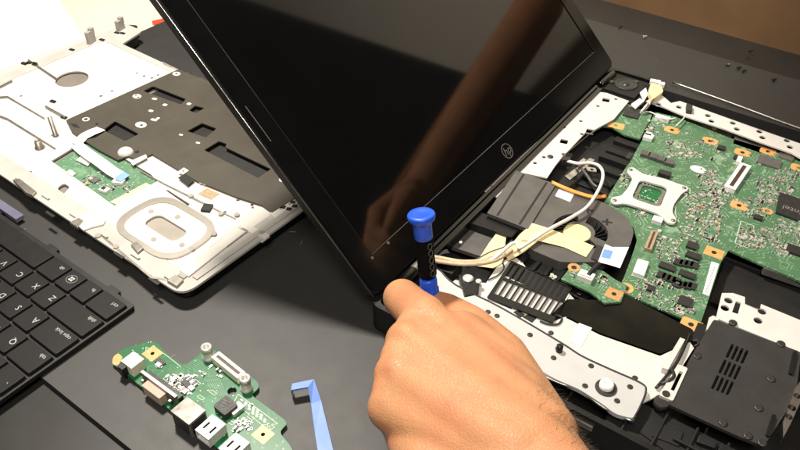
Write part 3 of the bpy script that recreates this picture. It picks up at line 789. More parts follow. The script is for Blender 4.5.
obj('bezel_bump', onlid(b), K_DSTEEL, lid, LF)
u, y = lidpos(507, 151)
lg = MB().prism(circ(0, 0, .62, 28), .021, .03, holes=[circ(0, 0, .55, 28)])
lg.text('hp', Matrix.Translation((0, 0, .026)), .95, .004, shear=.25)
mrot = Matrix.Translation((u, y, 0)) @ Matrix(((0, 1, 0, 0), (1, 0, 0, 0), (0, 0, 1, 0), (0, 0, 0, 1)))
lg.v = [mrot @ v for v in lg.v]
obj('logo', onlid(lg), K_CHIPG, lid, LF)
# hinge barrels
b = MB()
for ya, yb in ((28.2, 31.0), (60.8, 63.6)): b.lathe([(.42, 0), (.45, .1), (.45, yb-ya-.1), (.42, yb-ya)], (HX+.25, ya, 2.25), (0, 1, 0))
obj('hinge', b, K_GLOSS, lap, LF)
obj('hinge_sleeve', MB().lathe([(.40, 0), (.40, 1.1)], (HX+.3, 31.0, 2.3), (0, 1, 0)), K_DSTEEL, lap, LF)
b = MB().box(-20.95, -20.25, 31.6, 60.4, 1.5, 2.42); b.box(-20.95, -20.7, 31.6, 60.4, 2.42, 2.55)
obj('hinge_cover', b, K_GLOSS, lap, LF, bevel=.08)

# rear bare metal plate
zP = 2.3
def sq(px, py, s=.62, a=.25, z=zP, sy=None): return orect(*LF.xy(px, py, z), s, sy or s, a)
plate = V(zP, (482, 190.5), (594, 91), (607, 93), (629, 101), (614, 119), (590, 133), (566, 153), (555, 166), (547, 178), (519, 172), (497, 197))
holes = [sq(*q) for q in ((564, 141.5), (574, 112), (526, 158), (606, 100), (590, 131))] + [circ(*LF.xy(x, y, zP), .17, 10) for x, y in ((557, 127), (590, 96), (563.5, 154), (544, 157), (535, 163), (506, 176.5), (598, 106), (581, 121), (577, 109), (582, 134), (493, 186.5), (616, 99), (542, 145))]
b = MB().prism(plate, zP-.12, zP, holes=holes)
pl = obj('hinge_plate', b, K_WHITE, lap, LF, bevel=.02)
b = MB()
for x, y in ((493, 186.5), (557, 127), (544, 157)):
    p = LF.p(x, y, zP); b.lathe([(.24, 0), (.24, .05), (.17, .1)], (p.x+.4, p.y+.3, zP))
obj('screw', b, K_SCREW, pl, LF)
obj('plate_shadow_floor', MB().box(-20.2, -14.5, 40, 60, 1.0, 1.1), K_PIT, lap, LF).name = 'plate_shade_sheet'  # dark sheet added for the shade seen under the plate
b = MB().prism(rnd(V(2.3, (481, 194), (487, 192), (491, 196), (484, 199.5)), .2), 2.1, 2.35, holes=[circ(*LF.xy(486, 195.8, 2.3), .13, 10)])
b.prism(rnd(V(2.1, (585, 166), (596, 168), (597, 172), (588, 171)), .15), 2.0, 2.1, holes=[circ(*LF.xy(592, 169.5, 2.1), .13, 10)])
b.prism(V(2.0, (565, 176), (590, 158), (595, 160), (570, 180)), 1.9, 2.02)
b.prism(V(2.0, (575, 167), (583, 161), (586, 163), (578, 169)), 2.0, 2.3)
obj('screw_tab', b, K_STEEL, lap, LF, bevel=.02)
# corner speaker
p = LF.p(626, 85, 2.3)
sp = obj('speaker', MB().box(-20.4, -17.3, 60.6, 63.6, 1.5, 2.35), K_DARK, lap, LF, bevel=.1)
obj('speaker_cone', MB().lathe([(1.05, .01), (1.05, .08), (.9, .1), (.8, .02), (.35, -.02), (.3, .1), (.02, .14)], (p.x, p.y, 2.35)), K_FIN, sp, LF)
b = MB().cyl(*LF.xy(636, 82, 2.4), .22, 2.3, 2.5).cyl(*LF.xy(612, 82, 2.4), .2, 2.3, 2.5)
obj('screw', b, K_SCREW, sp, LF)
# power lead connector behind the board
b = MB().prism(rnd(V(2.7, (651, 84), (661, 87), (663, 93), (652, 101), (648, 92)), .2), 2.35, 2.85)
cnn = obj('lead_connector', b, K_CREPE, lap, LF, bevel=.1)
b = MB()
for x, y in ((653, 81), (658, 82), (662, 84)): b.obox(*LF.xy(x, y, 2.7), .5, .5, .3, 2.4, 2.8)
b.prism(V(2.5, (640, 92), (646, 87), (648, 94), (644, 101)), 2.3, 2.5)
b.prism(V(2.4, (631, 104), (640, 98), (644, 101), (636, 108)), 2.2, 2.42)
obj('plug', b, K_CONNW, lap, LF, bevel=.05)
b = MB()
for k in range(4):
    p0 = LF.p(652+1.3*k, 99-.8*k, 2.5); p1 = LF.p(646+1.5*k, 106-k, 2.75); p2 = LF.p(641+1.8*k, 112-k, 2.3)
    b.tube([p0, p1, p2], .10, 6, m=k % 2)
obj('power_lead', b, [K_WIRE, K_DSTEEL], lap, LF)
# strip at the rear right
zS = 2.35
strip = V(zS, (646, 101), (655, 96.5), (663, 96), (671, 103), (680, 101), (810, 147), (900, 180), (900, 190), (806, 161), (792, 153), (760, 142), (725, 129), (685, 116), (664, 107))
holes = [circ(*LF.xy(x, y, zS), .26, 12) for x, y in ((658.5, 104), (679, 107), (708, 115.5), (711.5, 121), (733, 123), (737, 129), (759.5, 131.5), (762.5, 137.5), (787, 140.5), (790, 147))]
obj('rear_strip', MB().prism(strip, zS-.12, zS, holes=holes), K_STRIP, lap, LF, bevel=.02)
obj('rear_clip', MB().prism(rnd(V(2.5, (686, 105), (692, 107), (692, 113), (686, 112)), .1), 2.2, 2.7), K_CHIP, lap, LF, bevel=.05)
b = MB().prism(V(1.6, (682, 117), (732, 134), (727, 148), (675, 131)), 1.4, 1.62)
obj('card_slot', b, K_SLOT, lap, LF, bevel=.03)
b = MB().prism(V(1.8, (735, 136), (765, 146), (762, 154), (733, 144)), 1.5, 1.85)
obj('audio_block', b, K_CHIPG, lap, LF, bevel=.05)
b = MB().prism(V(1.9, (782, 148), (798, 154), (792, 162), (778, 157)), 1.6, 2.0)
obj('metal_block', b, K_DSTEEL, lap, LF, bevel=.05)
b = MB().tube([LF.p(664, 106, 2.3), LF.p(672, 110, 2.3), LF.p(686, 114, 2.3), LF.p(676, 126, 2.3)], .06, 6)
b.tube([LF.p(640, 113, 2.2), LF.p(650, 112, 2.2), LF.p(665, 119, 2.2), LF.p(676, 118, 2.2)], .06, 6)
obj('antenna_wire', b, K_WIRE, lap, LF)

# power daughter board
db = obj('power_board', MB().prism(V(2.0, (595, 121), (598, 115), (607, 111), (611, 103), (628, 104), (652, 115), (640, 139), (625, 135), (612, 127), (603, 126)), 1.85, 2.0), K_PCB, lap, LF, bevel=.015)
b = MB()
for x, y in ((614.5, 106.5), (616, 125.5), (599, 117.5)): b.prism(orect(*LF.xy(x, y, 2.0), 1.35, .9, .2), 2.001, 2.01, holes=[circ(*LF.xy(x, y, 2.0), .18, 10)])
obj('mounting_pad', b, K_PAD, db, LF)
obj('chip', MB().obox(*LF.xy(632, 113.5, 2.0), 1.3, 1.6, .15, 2.0, 2.15), K_CHIP, db, LF, bevel=.02)

# main board
zB = 1.85
mbp = V(zB, (655, 112), (676, 117), (730, 138), (800, 159), (860, 178), (900, 300), (830, 292), (800, 281), (760, 264), (729, 250), (721, 262), (701, 322), (697, 331), (684, 327), (684, 319), (624, 293), (619, 289), (624, 277), (634, 250), (637, 240), (634, 228), (622, 219), (600, 208), (612, 190), (636, 151), (644, 137))
cpu = rnd(V(zB, (639, 181), (666, 188), (659, 205), (633, 198)), .2)
mb = obj('main_board', MB().prism(mbp, zB-.15, zB), K_PCB, lap, LF, bevel=.015)
b = MB()
for x, y in ((672, 130), (710, 141), (742.5, 152.5), (768, 151.5), (739, 205.5), (714, 252.5), (691, 324.5), (799, 168), (767, 211)):
    s_ = .85 if (x, y) == (767, 211) else 1.25
    cx, cy = LF.xy(x, y, zB)
    b.prism(orect(cx, cy, s_, s_*.8, .05) if x in (714, 691) else rnd(orect(cx, cy, s_, s_*.75, .05), .3, 3), zB+.001, zB+.01, holes=[circ(cx, cy, .19, 10)])
cx, cy = LF.xy(626, 288, zB); b.prism(circ(cx, cy, .5, 20), zB+.001, zB+.012, holes=[circ(cx, cy, .25, 14)])
obj('mounting_pad', b, K_PAD, mb, LF)
b = MB()
for x, y in ((672, 130), (710, 141), (742.5, 152.5), (768, 151.5), (739, 205.5), (714, 252.5), (691, 324.5), (626, 288)): b.cyl(*LF.xy(x, y, zB), .17, zB, zB+.012, n=12)
obj('screw_hole', b, K_PIT, mb, LF)
# cpu cooler bracket: X-shaped plate with four legs round a square window
def q2(*pts): return [LF.xy(x, y, 2.15) for x, y in pts]
brk = rnd(q2((628, 168), (633, 167), (643, 174), (664, 178.5), (682, 185), (688, 186.5), (688, 190), (682, 193), (674, 204), (672, 212), (677, 220), (674, 224), (668, 223), (659, 214), (642, 208), (624, 203), (615, 204.5), (610, 201), (612, 197), (621, 196), (628, 188), (633, 178), (627, 172)), .35, 3)
win = rnd(q2((640, 179.5), (668, 187.5), (660, 207.5), (631.5, 198)), .45, 4)
br = obj('cooler_bracket', MB().prism(brk, 2.0, 2.15, holes=[win]), K_STRIP, mb, LF, bevel=.04)
b = MB().prism(rnd(q2((641, 181), (667, 188.5), (659.5, 206), (633, 198)), .4, 4), zB+.001, 1.98, holes=[rnd(q2((643.5, 183), (663, 189), (657, 203), (637, 197)), .3, 4)])
obj('socket_frame', b, K_DSTEEL, mb, LF)
b = MB()
for x, y in ((630.5, 170), (684, 188), (673, 220.5), (614.5, 200.5)): b.lathe([(.16, 0), (.16, .05), (.08, .08)], (*LF.xy(x, y, 2.15), 2.15))
obj('bracket_screw', b, K_DSTEEL, br, LF)
b = MB().prism(orect(*LF.xy(650, 193, zB), 2.2, 2.0, .05), zB, zB+.05)
obj('cpu_socket', b, K_PCB2, mb, LF)
b = MB()
for k in range(26):
    a = 2*math.pi*k/26; cx, cy = LF.xy(650, 193, zB); rr = 1/max(abs(math.cos(a)), abs(math.sin(a)))
    b.obox(cx+.85*rr*math.cos(a), cy+.8*rr*math.sin(a), .13, .08, 0, zB+.05, zB+.1)
obj('socket_capacitor', b, K_TIN, mb, LF)
# connectors, chips and coils
def mbpart(name, M_, px, py, lx, ly, a, h, bev=.03, lab=None, z=None):
    z = zB if z is None else z
    return obj(name, MB().obox(*LF.xy(px, py, z), lx, ly, a, z, z+h), M_, mb, LF, bevel=bev)
A = LF.p(744, 169, zB); B = LF.p(729, 191, zB); an = math.atan2(B.y-A.y, B.x-A.x); md = (A+B)/2; ln_ = (B-A).length
c_ = obj('card_connector', MB().obox(md.x, md.y, ln_+.3, .85, an, zB, zB+.4), K_CONNW, mb, LF, bevel=.05)
obj('connector_slot', MB().obox(md.x, md.y, ln_-.3, .3, an, zB+.4, zB+.42), K_SLOT, mb, LF)
A = LF.p(654, 234, zB); B = LF.p(647, 252, zB); an = math.atan2(B.y-A.y, B.x-A.x); md = (A+B)/2; ln_ = (B-A).length
obj('keyboard_connector', MB().obox(md.x, md.y, ln_, .5, an, zB, zB+.3).obox(md.x, md.y, ln_-.2, .15, an, zB+.3, zB+.31, 1), [K_TAN, K_SLOT], mb, LF, bevel=.03)
mbpart('chip', K_CHIPG, 769, 163, 1.75, 1.25, .04, .16)
big = obj('chip', MB().prism(V(zB, (779, 194), (775, 214), (803, 224), (806, 203)), zB, zB+.2), K_CHIP, mb, LF, bevel=.03)
tx = MB(); p = LF.p(799, 212, zB+.2)
tx.text('intel', Matrix.Translation((p.x-.5, p.y+.0, zB+.204)) @ Matrix.Rotation(math.pi+.02, 4, 'Z'), .78, .002)
obj('chip_marking', tx, K_MARK, mb, LF)
o_ = obj('paste_dot', MB().prism(circ(*LF.xy(698, 169.5, zB), .62, 22, .46), zB+.002, zB+.03), K_PAPER, mb, LF)
for x, y in ((645, 156), (652.5, 158.5), (661, 161.5), (668.5, 164.5)): mbpart('power_coil', K_FAN, x, y, .72, .62, .1, .32, .08)
mbpart('power_coil', K_CHIP, 664, 176, .95, .6, .1, .35, .06)
for x, y, lx, ly in ((692, 247, .75, .7), (693, 257, 1.0, .6), (667, 268, 1.1, .55), (687, 276, 1.1, .55), (685, 303, .85, .85), (796, 252, 1.3, .9), (721, 149, .6, .55), (737, 159, .55, .5), (651, 290, .5, .5), (758, 219, .6, .5), (629, 157.5, .35, .9)):
    mbpart('chip', K_CHIP, x, y, lx, ly, .06, .2)
b = MB()
for x0, y0, x1, y1, n in ((678, 263, 694, 266, 4), (661, 276, 676, 282, 4), (677, 285, 692, 287, 4)):
    for k in range(n): b.obox(*LF.xy(x0+(x1-x0)*k/(n-1), y0+(y1-y0)*k/(n-1), zB), .55, .62, .06, zB, zB+.16)
obj('transistor', b, K_CHIP, mb, LF, bevel=.02)
obj('printed_sticker', MB().prism(V(zB, (711.5, 261.5), (719, 264), (709, 296), (702.5, 293.5)), zB+.002, zB+.012), K_STICK, mb, LF)
b = MB()
for k in range(16): line(b, LF, zB+.013, ((713+.15*0-.55*k*.95, 267+1.65*k), (715.5-.55*k*.95, 267.9+1.65*k)), .05, False)
obj('barcode', b, K_CHIPG, mb, LF)
obj('plastic_socket', MB().prism(V(zB, (637, 262), (648, 265), (643, 279), (632, 275)), zB, zB+.3), K_CONNW, mb, LF, bevel=.05)
for x, y, lx, ly in ((662, 120, 1.2, .6), (648, 139, .75, .7), (657, 222, .7, .6), (648, 136.5, .5, .5), (738.5, 162, .35, .9)): mbpart('white_socket', K_CONNW, x, y, lx, ly, .1, .3)
b = MB()
line(b, LF, zB+.003, ((741, 221), (754, 226), (748, 248), (735, 243)), .05)
line(b, LF, zB+.003, ((637, 262), (648, 265), (643, 279), (632, 275)), .05)
line(b, LF, zB+.003, ((666, 182), (690, 189), (690, 192), (676, 205), (675, 213), (679, 222)), .05, False)
obj('board_marking', b, K_SILK, mb, LF)
b = MB()
scatter(LF, zB, ((682, 150, 16, 8, 90), (655, 128, 10, 7, 45), (708, 178, 9, 9, 90), (704, 208, 18, 16, 230), (720, 195, 14, 10, 60), (775, 190, 18, 14, 130),
                 (757, 208, 14, 10, 70), (758, 238, 22, 10, 150), (786, 245, 16, 12, 110), (668, 250, 12, 12, 80), (650, 290, 14, 10, 70), (684, 305, 10, 10, 80),
                 (662, 282, 22, 8, 50), (692, 232, 14, 10, 60), (712, 232, 8, 10, 30), (690, 145, 30, 14, 60), (786, 176, 12, 8, 60), (668, 205, 30, 30, 40), (740, 190, 40, 40, 80), (624, 180, 4, 9, 26), (641, 214, 8, 3, 22), (790, 226, 12, 6, 50), (672, 306, 14, 6, 30)), b, .95)
b2 = MB()
obj('surface_components', b, [K_TAN, K_CHIPG, K_CHIP, K_TIN], mb, LF, props={'kind': 'stuff'})

# heat sink and fan
zF = 2.45
hs = V(zF, (516, 170.5), (556, 184), (528, 229), (487, 213))
b = MB().prism(hs, 1.5, zF)
hk = obj('heat_sink', b, K_FAN, lap, LF, bevel=.06)
b = MB()
A1, B1 = LF.p(524, 174, zF), LF.p(497, 216, zF); A2, B2 = LF.p(547, 182, zF), LF.p(519, 225, zF)
for a_, c_ in ((A1, B1), (A2, B2)):
    d = c_-a_; b.obox((a_.x+c_.x)/2, (a_.y+c_.y)/2, d.length*.98, .16, math.atan2(d.y, d.x), zF-.01, zF+.015)
obj('heat_sink_groove', b, K_PIT, hk, LF)
b = MB()
A1, B1 = LF.p(488, 213.5, zF), LF.p(528, 229.5, zF)
for k in range(22):
    t_ = (k+.5)/22; p = A1.lerp(B1, t_); b.obox(p.x, p.y-.08, .06, .2, 0, 1.5, zF-.1)
obj('cooling_fin', b, K_FIN, hk, LF)
fc = LF.xy(580, 231, zF-.15)
zH = 2.3
house = rnd(V(zH, (552, 185), (558, 186), (596, 199), (612, 207), (628, 218), (634, 232), (630, 246), (618, 254), (600, 262), (560, 262), (530, 249), (523, 234)), .35, 3)
arcs = []
def arc_hole(a0, a1, r0, r1, n=8):
    return [(fc[0]+r1*math.cos(a0+(a1-a0)*i/n), fc[1]+r1*math.sin(a0+(a1-a0)*i/n)) for i in range(n+1)] + [(fc[0]+r0*math.cos(a1-(a1-a0)*i/n), fc[1]+r0*math.sin(a1-(a1-a0)*i/n)) for i in range(n+1)]
for k in range(3): arcs.append(arc_hole(rad(-10+120*k+10), rad(-10+120*k+105), 1.05, 1.95))
fn = obj('fan', MB().prism(house, 1.4, zH, holes=arcs), K_FAN, lap, LF, bevel=.05)
b = MB()
for k in range(26):
    a = 2*math.pi*k/26; b.obox(fc[0]+1.5*math.cos(a), fc[1]+1.5*math.sin(a), 1.1, .05, a+.5, 1.5, 2.1)
obj('fan_blade', b, K_BLACK, fn, LF)
obj('fan_hub', MB().cyl(*fc, 1.0, 1.4, 2.1), K_BLACK, fn, LF)
obj('hub_label', MB().cyl(*LF.xy(577, 233, zH), .95, zH, zH+.02, n=30), K_YEL, fn, LF)
b = MB()
for x, y in ((607, 222), (588, 210)):
    cx, cy = LF.xy(x, y, zH); b.obox(cx, cy, .75, .17, .4, zH-.01, zH+.012); b.obox(cx, cy, .17, .75, .4, zH-.01, zH+.0125)
obj('screw_cross', b, K_PIT, fn, LF)
obj('printed_sticker', MB().prism(V(zH, (559, 189), (574, 194), (570, 202), (555, 196)), zH+.002, zH+.015), K_STICK, fn, LF)
L_ = [LF.p(532, 223, 2.5), LF.p(545, 227, 2.5), LF.p(570, 236, 2.36), LF.p(594, 246, 2.36)]
R_ = [LF.p(521, 240, 2.5), LF.p(540, 241, 2.5), LF.p(564, 247, 2.36), LF.p(586, 257, 2.36)]
obj('cream_tape', MB().strip(L_, R_, .02), K_CREPE, fn, LF)
obj('spacer_foam', MB().prism(V(2.4, (597, 245), (604, 247), (599, 262), (591, 258)), 2.0, 2.42), K_CHIP, lap, LF, bevel=.03)
L_ = [LF.p(605, 244, 2.55), LF.p(612, 247, 2.55), LF.p(629, 247, 2.5)]; R_ = [LF.p(598, 262, 2.55), LF.p(607, 264, 2.55), LF.p(620, 268, 2.5)]
tp = obj('white_tape', MB().strip(L_, R_, .02), K_STICK, lap, LF)
obj('blue_band', MB().prism(V(2.56, (604, 249), (613, 251), (610, 259), (601, 257)), 2.552, 2.57), K_LBLUE, tp, LF)
# fan bay below
b = MB().box(-15.8, -10.4, 35.9, 39.2, .9, 1.5); b.box(-14, -12.6, 34.9, 36, .9, 1.75)
for k in range(6): b.box(-15.6+k*.9, -15.3+k*.9, 36, 39, 1.5, 1.7)
obj('bay_block', b, K_BLACK, lap, LF, bevel=.05)
b = MB()
for q in ((556, 275), (559, 277), (554, 278), (557, 280)): b.cyl(*LF.xy(q[0]-4, q[1], 1.7), .13, 1.5, 1.75, n=10)
obj('bay_screw', b, K_TIN, lap, LF)
# status-light board
zL = 2.2
sb = obj('light_board', MB().prism(V(zL, (577, 259), (584, 262), (592, 268), (603, 271), (616, 280), (627, 285), (621, 302), (605, 303), (590, 292), (561, 279)), 2.05, zL), K_PCB, lap, LF, bevel=.015)
b = MB().prism(circ(*LF.xy(574, 267.5, zL), .42, 18), zL+.001, zL+.01, holes=[circ(*LF.xy(574, 267.5, zL), .2, 12)])
b.prism(orect(*LF.xy(614, 294, zL), 1.0, .95, .05), zL+.001, zL+.01, holes=[circ(*LF.xy(614, 294, zL), .17, 10)])
obj('mounting_pad', b, K_PADP, sb, LF)
b = MB().cyl(*LF.xy(574, 267.5, zL), .18, zL, zL+.008).cyl(*LF.xy(614, 294, zL), .15, zL, zL+.008).cyl(*LF.xy(579.5, 263, zL), .22, zL, zL+.008)
obj('screw_hole', b, K_PIT, sb, LF)
obj('white_socket', MB().obox(*LF.xy(585.5, 279, zL), 1.0, .7, .05, zL, zL+.4).obox(*LF.xy(584.8, 281, zL), .75, .1, .05, zL+.05, zL+.41, 1), [K_CONNW, K_TAN], sb, LF, bevel=.03)
b = MB(); scatter(LF, zL, ((603, 281, 6, 5, 16), (575, 275, 5, 2, 5)), b); obj('surface_components', b, [K_TAN, K_CHIPG, K_CHIP, K_TIN], sb, LF, props={'kind': 'stuff'})
obj('board_lead', MB().tube([LF.p(588, 276, 2.5), LF.p(593, 270, 2.55), LF.p(599, 264, 2.4)], .18, 8), K_BWIRE, lap, LF)

# left-hand metal deck with vent grille
zD = 2.0
deck = V(zD, (440, 300), (446, 288), (455, 280), (486, 283), (500, 262), (512, 255), (522, 262), (528, 270), (566, 290), (575, 300), (566, 318), (600, 335), (660, 356), (690, 342), (694, 348), (666, 392), (640, 404), (560, 376), (500, 336), (455, 312))
gr = []
def grid(c00, c10, c01, nx, ny, gap=.28):
    out_ = []
    for i in range(nx):
        for j in range(ny):
            def at(u, v_): return (c00[0]+(c10[0]-c00[0])*u+(c01[0]-c00[0])*v_, c00[1]+(c10[1]-c00[1])*u+(c01[1]-c00[1])*v_)
            u0, u1 = (i+gap)/nx, (i+1-gap*.6)/nx; v0, v1 = (j+.06)/ny, (j+.94)/ny
            out_.append(V(zD, at(u0, v0), at(u1, v0), at(u1, v1), at(u0, v1)))
    return out_
gr = grid((492, 296), (555, 320), (513, 264), 11, 2, .16)
dk = obj('vented_deck', MB().prism(deck, zD-.12, zD), K_WHITE, lap, LF, bevel=.01)
b = MB().prism(V(zD+.2, (487, 297), (511, 261), (571, 288), (553, 323)), zD+.12, zD+.2, holes=[[tuple(v) for v in h] for h in gr])
obj('vent_grille', b, K_BLACK, dk, LF, bevel=.01)
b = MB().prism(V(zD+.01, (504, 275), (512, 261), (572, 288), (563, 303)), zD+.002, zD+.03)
obj('vent_shadow_sheet', b, K_PIT, dk, LF)  # black sheet standing in for the shadow below the upper slots
b = MB()
for q in (((488, 297), (512, 308), (511.5, 309.5), (487.5, 298.5)), ((513, 312), (519, 310), (525, 315), (520, 318)), ((522, 317), (529, 314), (537, 318), (532, 323)), ((520, 262), (524, 256), (527, 257), (523, 263))):
    b.prism(V(zD, *q), zD+.001, zD+.02)
obj('deck_slot', b, K_PIT, dk, LF)
b = MB().tube([LF.p(488, 280, 2.1), LF.p(498, 275, 2.1), LF.p(504, 268, 2.1), LF.p(503, 261, 2.1), LF.p(512, 257, 2.1)], .05, 6)
b.tube([LF.p(540, 321, 2.1), LF.p(548, 324, 2.1), LF.p(558, 324, 2.1), LF.p(562, 318, 2.1), LF.p(556, 315, 2.1)], .07, 6)
obj('deck_seam', b, K_CHIP, dk, LF)
# dark reflection in the polished deck, painted as a near-black sheet
b = MB().prism(rnd(V(zD+.02, (567, 299), (600, 300), (628, 296), (694, 330), (692, 341), (660, 354), (600, 333), (566, 316), (552, 322), (548, 318)), .2, 2), zD+.004, zD+.02)
obj('deck_painted_reflection', b, K_REFLECT, dk, LF)
obj('white_tape', MB().prism(V(zD+.03, (579, 323), (592, 328), (581, 347), (570, 341)), zD+.022, zD+.04), K_STICK, dk, LF)
# front ledge strip with screws
zG = 2.42
V2 = LF.poly
ledge = rnd(V2(zG, (425, 268), (436, 268), (455, 284), (500, 307), (560, 342), (582, 356), (641, 383), (647, 391), (635, 419), (615, 414), (604, 405), (579, 389), (555, 379), (540, 370), (500, 352), (450, 318)), .35, 3)
lg_holes = [circ(*LF.xy(x, y, zG), .16, 10) for x, y in ((551, 331), (555, 347), (572, 353))]
le = obj('front_ledge', MB().prism(ledge, zG-.3, zG), K_LEDGE, lap, LF, bevel=.05)
b = MB()
for x, y in ((558, 349), (553.5, 358), (591, 366), (585, 386), (617, 401), (630, 387), (635, 378), (488, 312), (497, 316), (530, 335), (551, 333)):
    b.lathe([(.17, -.01), (.17, .03), (.12, .05), (.05, .03)], (*LF.xy(x, y, zG), zG))
obj('screw', b, K_SCREW, le, LF)
b = MB().prism(circ(*LF.xy(606, 388, zG), .62, 24), zG+.001, zG+.05)
ps = obj('rubber_ring', b, K_CHIP, le, LF)
obj('pivot_screw', MB().lathe([(.4, 0), (.4, .28), (.3, .33), (.12, .33), (.1, .22)], (*LF.xy(606, 387, zG), zG+.03)), K_CONNW, le, LF)
obj('alignment_pin', MB().lathe([(.2, 0), (.2, .45), (.1, .5)], (*LF.xy(559, 351, zG), zG)), K_BLACK, le, LF)
L2 = [LF.p(440, 270, zG+.02), LF.p(456, 285, zG+.02), LF.p(500, 307, zG+.02), LF.p(560, 342, zG+.02), LF.p(582, 356, zG+.02), LF.p(612, 370, zG+.02), LF.p(641, 383, zG+.02), LF.p(646, 391, zG+.02), LF.p(640, 407, zG+.02), LF.p(634, 418, zG+.02)]
obj('ledge_seam', MB().tube(L2, .06, 6), K_CHIP, le, LF)
b = MB()
b.tube([LF.p(500, 355, 2.2), LF.p(552, 380, 2.2), LF.p(580, 391, 2.2), LF.p(604, 408, 2.2), LF.p(634, 422, 2.2)], .10, 6)
obj('front_trim', b, K_STEEL, lap, LF)
b = MB()
for x, y in ((563, 396), (590, 410)):
    p = LF.p(x, y, 1.6); b.box(p.x-.65, p.x+.65, Y0-.12, Y0+.1, 1.35, 1.75)
obj('side_port', b, K_DSTEEL, lap, LF, bevel=.05)

# bay at the rear-left corner: grey well, sleeve, wires
b = MB().prism(V(1.5, (443, 244), (468, 221), (505, 235), (486, 258)), 1.2, 1.5)
obj('grey_well', b, K_FAN, lap, LF, bevel=.05)
b = MB().prism(V(2.1, (456, 214), (466, 206), (520, 229), (512, 238), (466, 222), (450, 236)), 1.2, 2.15)
b.prism(V(2.2, (424, 250), (436, 238), (448, 244), (436, 258)), 1.2, 2.2)
b.prism(V(2.2, (458, 277), (480, 281), (478, 297), (464, 300)), .8, 2.5)
obj('corner_block', b, K_BLACK, lap, LF, bevel=.08)
b = MB().prism(V(2.25, (430, 255), (447, 249), (463, 262), (452, 274), (436, 268)), 1.4, 2.25, holes=[circ(*LF.xy(449, 262, 2.25), .9, 24)])
obj('wire_guide', b, K_FIN, lap, LF, bevel=.06)
b = MB()
for x, y, r in ((468, 279, .36), (478.5, 282, .2), (461, 240, .12), (456, 223, .1), (473, 206, .12)): b.lathe([(r, 0), (r, .1), (r*.6, .16), (r*.25, .08)], (*LF.xy(x, y, 2.5), 2.5 if x in (468, 478.5) else 2.2))
obj('screw', b, K_TIN, lap, LF)
L_ = [LF.p(501, 227, 1.9), LF.p(489, 243, 2.0), LF.p(478, 260, 2.1), LF.p(476, 266, 2.1)]; R_ = [LF.p(507, 229, 1.9), LF.p(505, 246, 2.0), LF.p(503, 262, 2.1), LF.p(494, 268, 2.1)]
obj('cream_sleeve', MB().strip(L_, R_, .03), K_CREPE, lap, LF)
L_ = [LF.p(533, 223, 2.45), LF.p(520, 234, 2.4), LF.p(505, 252, 2.4)]; R_ = [LF.p(538, 241, 2.45), LF.p(524, 252, 2.4), LF.p(508, 261, 2.4)]
obj('cream_sleeve', MB().strip(L_, R_, .03), K_CREPE, lap, LF)
b = MB().tube([LF.p(428, 257, 2.6), LF.p(438, 258, 2.7), LF.p(448, 260, 2.8), LF.p(460, 262, 2.85), LF.p(475, 262, 2.8), LF.p(490, 260, 2.75), LF.p(505, 254, 2.8)], .17, 8)
b.tube([LF.p(430, 260, 2.6), LF.p(442, 262, 2.7), LF.p(458, 264, 2.8), LF.p(476, 264, 2.8), LF.p(496, 260, 2.75), LF.p(512, 250, 2.8)], .14, 8)
obj('beige_lead', b, K_TANWIRE, lap, LF)
b = MB().tube([LF.p(487, 262, 2.7), LF.p(496, 257, 2.9), LF.p(510, 245, 3.0), LF.p(516, 243, 3.0), LF.p(519, 248, 2.9), LF.p(522, 247, 2.8), LF.p(548, 230, 2.8), LF.p(572, 217, 2.8), LF.p(588, 206, 2.9), LF.p(600, 187, 2.9), LF.p(603, 174, 2.9), LF.p(599, 166, 2.85), LF.p(590, 163, 2.8), LF.p(578, 163.5, 2.75), LF.p(567, 161, 2.6)], .13, 8)
obj('white_lead', b, K_WIRE, lap, LF)
b = MB().tube([LF.p(578, 165, 2.3), LF.p(586, 174, 2.4), LF.p(592, 183, 2.4), LF.p(597, 187, 2.4)], .11, 8)
b.tube([LF.p(512, 240, 2.3), LF.p(504, 247, 2.5), LF.p(490, 252, 2.4), LF.p(472, 262, 2.2)], .05, 6)
obj('grey_lead', b, K_FAN, lap, LF)
b = MB()
for k in range(2): b.tube([LF.p(552, 183-1.4*k, 2.5), LF.p(562, 187.5-1.4*k, 2.55), LF.p(576, 193-1.4*k, 2.5), LF.p(592, 197.5-1.4*k, 2.5), LF.p(606, 197-1.5*k, 2.4)], .09, 6)
obj('orange_lead', b, K_ORANGE, lap, LF)
p = LF.p(566, 161, 2.5); obj('lead_plug', MB().obox(p.x, p.y, .6, .5, .4, 2.3, 2.75), K_CHIP, lap, LF, bevel=.05)

# drive bay, caddy and brackets on the right
b = MB().prism(V(1.2, (728, 252), (800, 283), (900, 320), (900, 380), (790, 330), (712, 296)), .6, .75)
obj('drive_well', b, K_PIT, lap, LF)
b = MB().prism(V(1.7, (763, 264), (766, 262), (805, 277), (805, 283), (764, 269)), 1.2, 1.75)
obj('drive_connector', b, K_CHIPG, lap, LF, bevel=.04)
zC = 2.3
fl = V(zC, (722, 293), (733, 293), (745, 297), (745, 304), (759, 309), (761, 304), (800, 320), (840, 335), (830, 368), (800, 352), (745, 330), (716, 318))
flange = obj('drive_bracket', MB().prism(fl, zC-.12, zC, holes=[V(zC, (736, 301), (741, 303), (738, 314), (732, 312))] + [circ(*LF.xy(x, y, zC), .27, 14) for x, y in ((728.5, 300.5), (725, 308), (762, 311.5), (758, 320.5))]), K_STRIP, lap, LF, bevel=.02)
cad = rnd(V(zC+.12, (714, 319), (760, 337), (801, 352), (800, 362), (797, 385), (786, 412), (764, 446), (740, 437), (668, 404), (690, 358)), .2, 2)
ghole = []
